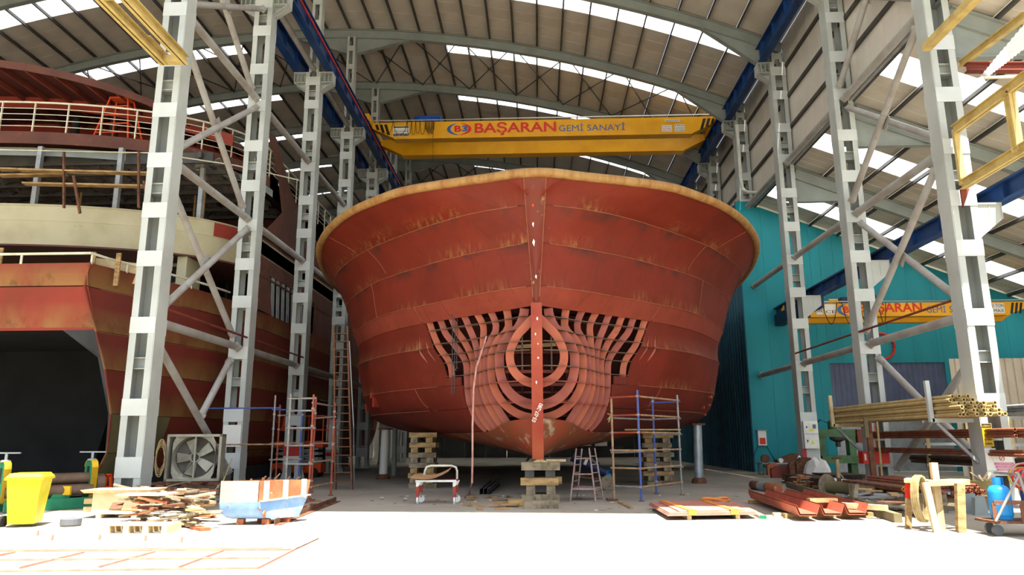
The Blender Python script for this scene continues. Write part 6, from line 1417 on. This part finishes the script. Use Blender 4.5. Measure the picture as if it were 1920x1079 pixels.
# low stack of dark profiles under the rack, and heap of small tubes
random.seed(23)
for k in range(5):
    for i in range(10 if k < 3 else 6):
        x = 9.62+.095*i; y = 17.3+random.uniform(-.3, .5); L = random.uniform(5.6, 6.6); z = .03+.052*k
        MB().bar((x, y, z), (x+random.gauss(0, .003), y+L, z), .075, .05).build('flat_bar', random.choice(['pipedark', 'pipedark', 'rust']), label='dark steel flat bar in the low pile beneath the pipe rack', cat='bar', group='flat bars beneath the rack')
for k in range(6):
    for i in range(9):
        x = 8.65+.095*i; y = 22.0+random.uniform(-.3, .4); L = random.uniform(4.2, 5.0); z = .03+.052*k
        MB().bar((x, y, z), (x, y+L, z), .075, .05).build('flat_bar', random.choice(['pipedark', 'pipedark', 'rust']), label='dark steel flat bar in the far pile left of the pipe rack', cat='bar', group='flat bars in the far pile')
for k in range(6): MB().span(9.75, 10.95, 25.2+.03*k, 27.0, .06*k+.001, .06*k+.045).build('dark_sheet', 'pipedark', label='dark steel sheet in the low stack before the green press', cat='sheet', group='dark sheets before the press')
m = MB(); m.pipe((0, 0, 0), (0, 3.8, 0), .03, .022, 8); tm = m.mesh('thin_tube', 'piperust', smooth=True)
for k in range(5):
    for i in range(14-k):
        o = bpy.data.objects.new('thin_tube', tm); COL.objects.link(o); o.location = (8.62+i*.066+.033*k, 16.3+random.uniform(-.12, .12), .3+k*.0575); tag(o, 'thin brown tube in the bundle behind the wooden trestle', 'tube', 'thin tubes behind the trestle')
for y in (16.6, 18.0, 19.5): MB().span(8.5, 9.58, y, y+.15, 0, .268).build('tube_bearer', 'oldwood', label='timber bearer under the thin tube bundle', cat='timber', group='bearers under the thin tubes')
for x, mt, lab, r_ in ((8.02, 'rust', 'long rusty tube in front of the thin tube bundle', .035), (8.14, 'piperust', 'long brown tube in front of the thin tube bundle', .035), (8.27, 'galv', 'long pale tube in front of the thin tube bundle', .03), (8.38, 'rust', 'second rusty tube in front of the thin tube bundle', .035)):
    MB().tube((x, 15.3+(x-8)*.5, .4+r_), (x, 20.0, .4+r_), r_, 10).build('long_tube', mt, smooth=True, label=lab, cat='tube', group='long tubes before the thin bundle')
for y in (15.9, 19.2): MB().span(7.9, 8.46, y, y+.2, 0, .398).build('tube_bearer', 'oldwood', label='timber block carrying the long tubes', cat='timber', group='blocks under the long tubes')
for k in range(2): MB().path([V(8.2, 16.5+.12*k, .43)+V(.3*cos(a), 0, .09*sin(a)) for a in [2*pi*i/14 for i in range(14)]], .016, 6, True).build('strap_loop', 'sling', label='yellow strap loop round the long tubes', cat='strap', group='strap loops')
# gate post like trestle carrying straps in the middle of the rack
g_ = G(1715, 905); t = thing('rack_post', g_, 'brown post with yellow strap in the middle of the pipe rack', 'post'); Yp = 20.9; q0 = V(9.22, Yp, 0); MB().bar((q0.x, Yp, 0), (q0.x, Yp, 2.0), .14, .1).build('post', 'rust', t); MB().bar((q0.x+.22, Yp, 0), (q0.x+.25, Yp, 1.98), .05, .02).build('strap', 'rope', t); MB().bar((q0.x-.1, Yp-.08, 1.55), (q0.x-.1, Yp-.08, 2.1), .1, .06).build('sleeve', 'olivesteel', t)
# notices on the first right column
t = thing('warning_notice', (XR, FY[0]-.31, 1.3), 'yellow crane warning notice with black heading on the white column', 'sign')
xs0 = XR-CW/2+.0; yy = FY[0]-CD/2-.024
p = MB().span(xs0, xs0+.24, yy-.006, yy, 1.32, 1.86).build('plate', 'myellow', t); MB().span(xs0+.01, xs0+.23, yy-.009, yy-.006, 1.76, 1.85).build('heading', 'letter_dark', p)
lettering('DİKKAT', (xs0+.03, yy-.012, 1.78), .18, .05, 'myellow', p)
for i, l in enumerate(('VİNÇ', 'YÜKÜN', 'ALTINDA', 'DURMA')): lettering(l, (xs0+.04, yy-.009, 1.66-i*.1), .16, .05, 'letter_dark', p)
MB().span(xs0, xs0+.26, yy-.004, yy, .78, 1.28).build('paper_sheet', 'signwhite', label='blank white paper below the yellow notice on the column', cat='paper')
t = thing('pink_notice', (XR, FY[0]-.33, .8), 'white and pink prohibition notice hanging on the foot of the column', 'sign'); yy = FY[0]-CD/2-.035
MT['pink'] = mat('notice_pink', 'c0628c', rough=.5); p = MB().prism([(XR-.2, yy, 1.13), (XR+.28, yy, 1.13), (XR+.3, yy, .8), (XR+.26, yy, .74), (XR-.1, yy, .74)], (0, .006, 0)).build('sheet', 'signwhite', t)
for i, l in enumerate(('ÇALIŞMA SAHASINA', 'İZİNSİZ GİRMEK', 'YASAKTIR')): z = .925-i*.068; MB().span(XR-.15+.02*i, XR+.29, yy-.004, yy-.001, z-.028, z+.028).build('band', 'pink', p); lettering(l, (XR-.11+.02*i, yy-.007, z-.018), .36, .036, 'signwhite', p)
MB().path([(XR+.04+.055*cos(a), yy-.006, 1.05+.055*sin(a)) for a in [2*pi*i/18 for i in range(18)]], .006, 5, True).build('prohibition_ring', 'letter_red', p); MB().bar((XR+.0, yy-.006, 1.01), (XR+.08, yy-.006, 1.09), .006, .008).build('prohibition_bar', 'letter_red', p)
# --- olive bucket with wood scraps, blue gas bottle on cart, hoses
MT['bucket'] = mat('olive_drum', '8a8258', '787048', 3, .6); g_ = G(1868, 958); bk = (g_.x, g_.y+.35, 0); t = thing('scrap_drum', bk, 'olive metal drum full of wood scraps behind the gas cart', 'drum')
MB().lathe(bk, [(.23, 0), (.24, .02), (.26, .58), (.275, .6), (.25, .6), (.24, .5)], 20).build('drum', 'bucket', t, smooth=True); MB().path([(bk[0]-.25, bk[1]-.05, .5), (bk[0]-.4, bk[1]-.08, .42), (bk[0]-.43, bk[1]-.1, .25), (bk[0]-.33, bk[1]-.1, .05)], .03, 7).build('rope_handle', 'rope', t)
for i in range(6): MB().bar((bk[0]+random.uniform(-.15, .15), bk[1]+random.uniform(-.15, .15), .5), (bk[0]+random.uniform(-.3, .3), bk[1]+random.uniform(-.2, .2), .64+.14*random.random()), .05, .02).build('wood_offcut', 'palewood', label='wood offcut poking out of the olive drum', cat='offcut', group='offcuts in the olive drum')
Yc = 12.35; xb = aY(1882, 980, Yc).x; zb_ = .36
t = thing('gas_cart', (xb, Yc, 0), 'rusty steel gas cart on castors with grey sloping rails', 'cart')
MB().span(xb-.28, xb+.9, Yc-.26, Yc+.3, .2, .235).build('deck', 'rust', t)
for z in (.52,): MB().bar((xb-.28, Yc-.27, z), (xb+.9, Yc-.27, z), .03, .06).build('guard_bar', 'rust', t)
for x in (xb-.28, xb+.15, xb+.6): MB().bar((x, Yc-.27, .22), (x, Yc-.27, .52), .06, .015, up=(0, 1, 0)).build('upright', 'rust', t)
MB().tube((xb-.3, Yc-.3, .24), (xb+.16, Yc-.3, .95), .02, 8).build('sloping_rail', 'scaf_grey', t); MB().tube((xb+.33, Yc-.3, .1), (xb+.14, Yc-.3, .98), .022, 8).build('sloping_rail', 'scaf_grey', t); MB().tube((xb+.14, Yc-.3, .95), (xb+.14, Yc+.3, .95), .02, 8).build('handle', 'scaf_grey', t)
for (x, y) in ((xb-.2, Yc-.1), (xb+.33, Yc-.3), (xb+.8, Yc+.1), (xb-.1, Yc+.25)): MB().bar((x, y, .2), (x+.03, y, .1), .05, .03).build('castor_fork', 'galv', t); MB().lathe((x+.03, y, .085), [(.04, -.022), (.085, -.022), (.085, .022), (.04, .022)], 18, 'y').build('castor_wheel', 'plastic_grey', t)
bottle((xb, Yc+.02, .237), .66, .165, 'gasblue', 'light blue gas bottle standing on the gas cart')
bottle((xb+.55, Yc+.05, .237), .7, .17, 'trolleyblue', 'dark blue gas bottle standing at the right on the gas cart')
random.seed(8)
for k in range(11):
    c = V(xb+.55+random.uniform(-.06, .06), Yc-.05+random.uniform(-.12, .12), .86+random.uniform(-.06, .06)); r0 = .24+.08*random.random(); ti = random.uniform(-.5, .5)
    MB().path([c+V(r0*cos(a), .12*sin(a)*cos(ti)+.02*k-.1, r0*.7*sin(a)+.05*ti*cos(a)) for a in [2*pi*i/22 for i in range(22)]], .013, 6, True).build('hose_coil', ['letter_red', 'plastic_grey', 'hose', 'myellow'][k % 4 if k != 3 else 0], label=['red', 'grey', 'pink', 'yellow'][k % 4 if k != 3 else 0]+' gas hose coiled over the gas cart', cat='hose', group='gas hoses on the cart')
# blue grey boxes beside the drum
for (x, y, w_, h_) in ((1818, 964, .42, .4), (1842, 967, .28, .38)): g_ = G(x, y); MB().prism([(g_.x-w_/2, g_.y, 0), (g_.x+w_/2, g_.y, 0), (g_.x+w_/2-.05, g_.y, h_), (g_.x-w_/2+.04, g_.y, h_*.9)], (0, .12, 0)).build('steel_offcut_plate', 'steelgrey', label='blue grey steel plate leaning by the olive drum', cat='plate', group='plates by the drum')
# --- workshop wall: bench, controller, cabinets, press
YB = 33.4; x0, x1 = aY(1424, 868, YB).x, aY(1512, 868, YB).x; t = thing('work_bench', ((x0+x1)/2, YB, 0), 'grey steel workbench against the teal wall', 'bench')
zt_ = aY(1460, 868, YB).z; MB().span(x0, x1, YB-.4, YB+.6, zt_-.06, zt_).build('bench_top', 'galv', t); MB().span(x0+.05, x1-.05, YB-.38, YB-.35, zt_-.2, zt_-.06).build('apron', 'darksteel', t)
for x in (x0+.1, x0+.55, x1-.1):
    for y in (YB-.3, YB+.5): MB().bar((x, y, 0), (x, y, zt_-.06), .09, .09).build('leg', 'steelgrey' if x < x0+.3 else 'darkred', t)
for (x, y, r_, lab, mt) in ((1435, 857, .18, 'rusty ring standing on the workbench', 'rust'), (1464, 862, .1, 'pale round disc standing on the workbench edge', 'signwhite')): a = aY(x, y, YB-.35); MB().tube((a.x, YB-.38, zt_+r_), (a.x, YB-.2, zt_+r_), r_, 16).build('bench_ring', mt, label=lab, cat='ring')
a = aY(1485, 858, YB); MB().prism([(a.x-.7, YB-.2, zt_), (a.x+.5, YB-.2, zt_), (a.x+.5, YB-.2, zt_+.35), (a.x+.1, YB-.2, zt_+.4), (a.x-.7, YB-.2, zt_+.12)], (0, .5, 0)).build('bench_vice', 'rust', label='big rusty vice body on the workbench', cat='vice')
random.seed(41)
for k, (x, y, w_, h_, mt, lab) in enumerate(((1470, 897, 1.0, .45, 'darkred', 'red toolbox under the workbench'), (1495, 898, .6, .7, 'rust', 'rusty plate standing before the column'), (1512, 903, .7, .85, 'rust', 'rounded rusty plate leaning on the column'), (1450, 890, .5, .5, 'skip_rust', 'orange drum under the workbench'))):
    a = G(x, y); a.y = min(a.y, 32.6); a.x = aY(x, 880, a.y).x; MB().prism([(a.x-w_/2, a.y, 0), (a.x+w_/2, a.y, 0), (a.x+w_/2, a.y, h_*.8), (a.x+w_/4, a.y, h_), (a.x-w_/4, a.y, h_), (a.x-w_/2, a.y, h_*.8)], (0, .2, 0)).build('scrap_item', mt, label=lab, cat='scrap')
g_ = G(1535, 904); m = MB(); m.lathe((g_.x, g_.y, 0), [(.5, 0), (.55, .2), (.42, .5), (.28, .72), (.1, .85)], 11); m.v = [(x+random.gauss(0, .04), y+random.gauss(0, .04), max(0, z+random.gauss(0, .03))) for x, y, z in m.v]; m.build('plastic_sack', 'signwhite', label='crumpled pale plastic sack at the foot of the cabinet column', cat='sack')
a0, a1 = aY(1419.5, 808, TY-.05), aY(1437, 836, TY-.05); t = thing('wall_controller', (a0.x, TY-.1, a1.z), 'white wall box with a red display on the teal wall', 'box')
MB().span(a0.x, a1.x, TY-.16, TY-.005, a1.z, a0.z).build('case', 'signwhite', t); MB().span(a0.x+.06, a1.x-.06, TY-.175, TY-.16, a1.z+.06, a1.z+.36).build('red_display', 'letter_red', t); MB().span(a0.x-.05, a1.x+.05, TY-.2, TY-.005, a0.z, a0.z+.03).build('cap', 'steelgrey', t)
for s_ in (0, 1): p = V(a0.x if s_ == 0 else a1.x, TY-.05, a1.z); MB().path([p, p+V(-.3 if s_ == 0 else .3, 0, -.6), p+V(-.45 if s_ == 0 else .5, 0, -1.0)], .015, 5).build('cable', 'cable', t)
Y = FY[2]-CD/2-.03; t = thing('switch_cabinet', (XR, Y, 1.0), 'pair of white electric cabinets with warning triangle on the grey column', 'cabinet')
zc = aY(1514, 790, Y).z; zd = aY(1514, 842, Y).z; zm = (zc+zd)/2+.02
for z0_, z1_ in ((zm, zc), (zd, zm)):
    bx_ = MB().span(XR-.29, XR+.27, Y-.16, Y, z0_+.01, z1_-.01).build('box', 'signwhite', t); MB().span(XR-.25, XR+.23, Y-.172, Y-.16, z0_+.04, z1_-.04).build('door', 'white', t); MB().span(XR-.2, XR-.16, Y-.185, Y-.172, (z0_+z1_)/2-.02, (z0_+z1_)/2+.06).build('latch', 'black', t)
MB().prism([(XR-.08, Y-.176, zd+.18), (XR+.1, Y-.176, zd+.18), (XR+.01, Y-.176, zd+.34)], (0, .004, 0)).build('warning_triangle', 'binyellow', t); MB().span(XR-.08, XR+.1, Y-.176, Y-.172, zm+.12, zm+.19).build('yellow_label', 'binyellow', t); MB().box((XR+.12, Y-.18, zc-.22), (.12, .02, .16)).build('switch', 'plastic_grey', t)
MB().span(XR-.36, XR-.2, FY[2]-CD/2-.035, FY[2]-CD/2-.022, .68, 1.15).build('red_plate', 'red', label='red painted plate on the side of the cabinet column', cat='plate')
MB().span(XR-.32, XR+.32, FY[2]-CD/2-.03, FY[2]-CD/2-.022, .6, 1.15).build('cover_plate', 'column', label='grey cover plate below the electric cabinets', cat='plate')
e = aY(1495, 868, 29.9); MB().lathe((XR-CW/2-.2, 29.85, e.z-.35), [(.09, 0), (.1, .05), (.1, .5), (.05, .58), (.03, .62)], 14).build('fire_extinguisher', 'signwhite', label='pale fire extinguisher hung beside the cabinet column', cat='extinguisher')
YP = 32.5; x0, x1 = aY(1532, 820, YP).x, aY(1600, 820, YP).x; t = thing('hydraulic_press', ((x0+x1)/2, YP, 0), 'green hydraulic press standing in front of the teal wall', 'press'); MT['pressgreen'] = mat('press_green', '4a6a42', '3c5836', 3, .55)
zt_, zb_ = aY(1565, 806, YP).z, aY(1565, 820, YP).z; MB().span(x0, x1, YP-.25, YP+.25, zb_, zt_).build('top_beam', 'pressgreen', t)
for x in (x0+.12, x1-.14): MB().span(x-.14, x+.14, YP-.2, YP+.2, 0, zb_).build('upright', 'pressgreen', t)
MB().span(x0, x1+.2, YP-.4, YP+.3, .5, .82).build('bed', 'pressgreen', t); xm = (x0+x1)/2; MB().lathe((xm+.1, YP, zb_-.42), [(.1, 0), (.1, .2), (.3, .3), (.34, .42)], 14).build('ram', 'darksteel', t); MB().lathe((xm, YP, zt_), [(.26, 0), (.26, .34), (.2, .4)], 16).build('cylinder', 'pressgreen', t)
MB().path([(xm-.3, YP, zt_+.3), (xm-.6, YP, zt_+.42), (xm-.8, YP, zt_+.2), (xm-.7, YP, zt_)], .03, 6).build('hydraulic_hose', 'rubber', t); MB().span(x1+.1, x1+.75, YP-.2, YP+.1, zb_-.25, zt_).build('pump_box', 'darkred', t)
# red number box and orange locker on the second column
Y = FY[1]-CD/2-.04; t = thing('fire_bucket_box', (XR, Y, .9), 'red steel box marked 1 on the second right column', 'box'); a0, a1 = aY(1616, 847, Y-.3), aY(1668, 870, Y-.3)
MB().span(a0.x, a1.x, Y-.35, Y-.01, a1.z, a0.z).build('box', 'letter_red', t); lettering('1', (a0.x+.04, Y-.352, a1.z+.1), .06, .2, 'signwhite', t)
a0, a1 = aY(1626, 800, 25.5), aY(1655, 822, 25.5); t = thing('locker', (a0.x+.3, 25.5, 0), 'orange and brown steel locker behind the second right column', 'locker'); MB().span(a0.x, a1.x, 25.5, 25.9, 1.6, a0.z).build('upper_part', 'orange', t); MB().span(a0.x, a1.x, 25.5, 25.9, 0, 1.6).build('lower_part', 'darkred', t)
MB().path([aY(1652, 650, TY-.06)+V(.64*cos(a), 0, .64*sin(a)) for a in [2*pi*i/24 for i in range(24)]], .06, 8, True).build('red_hoop', 'letter_red', label='red ring hanging behind the second right column', cat='ring')
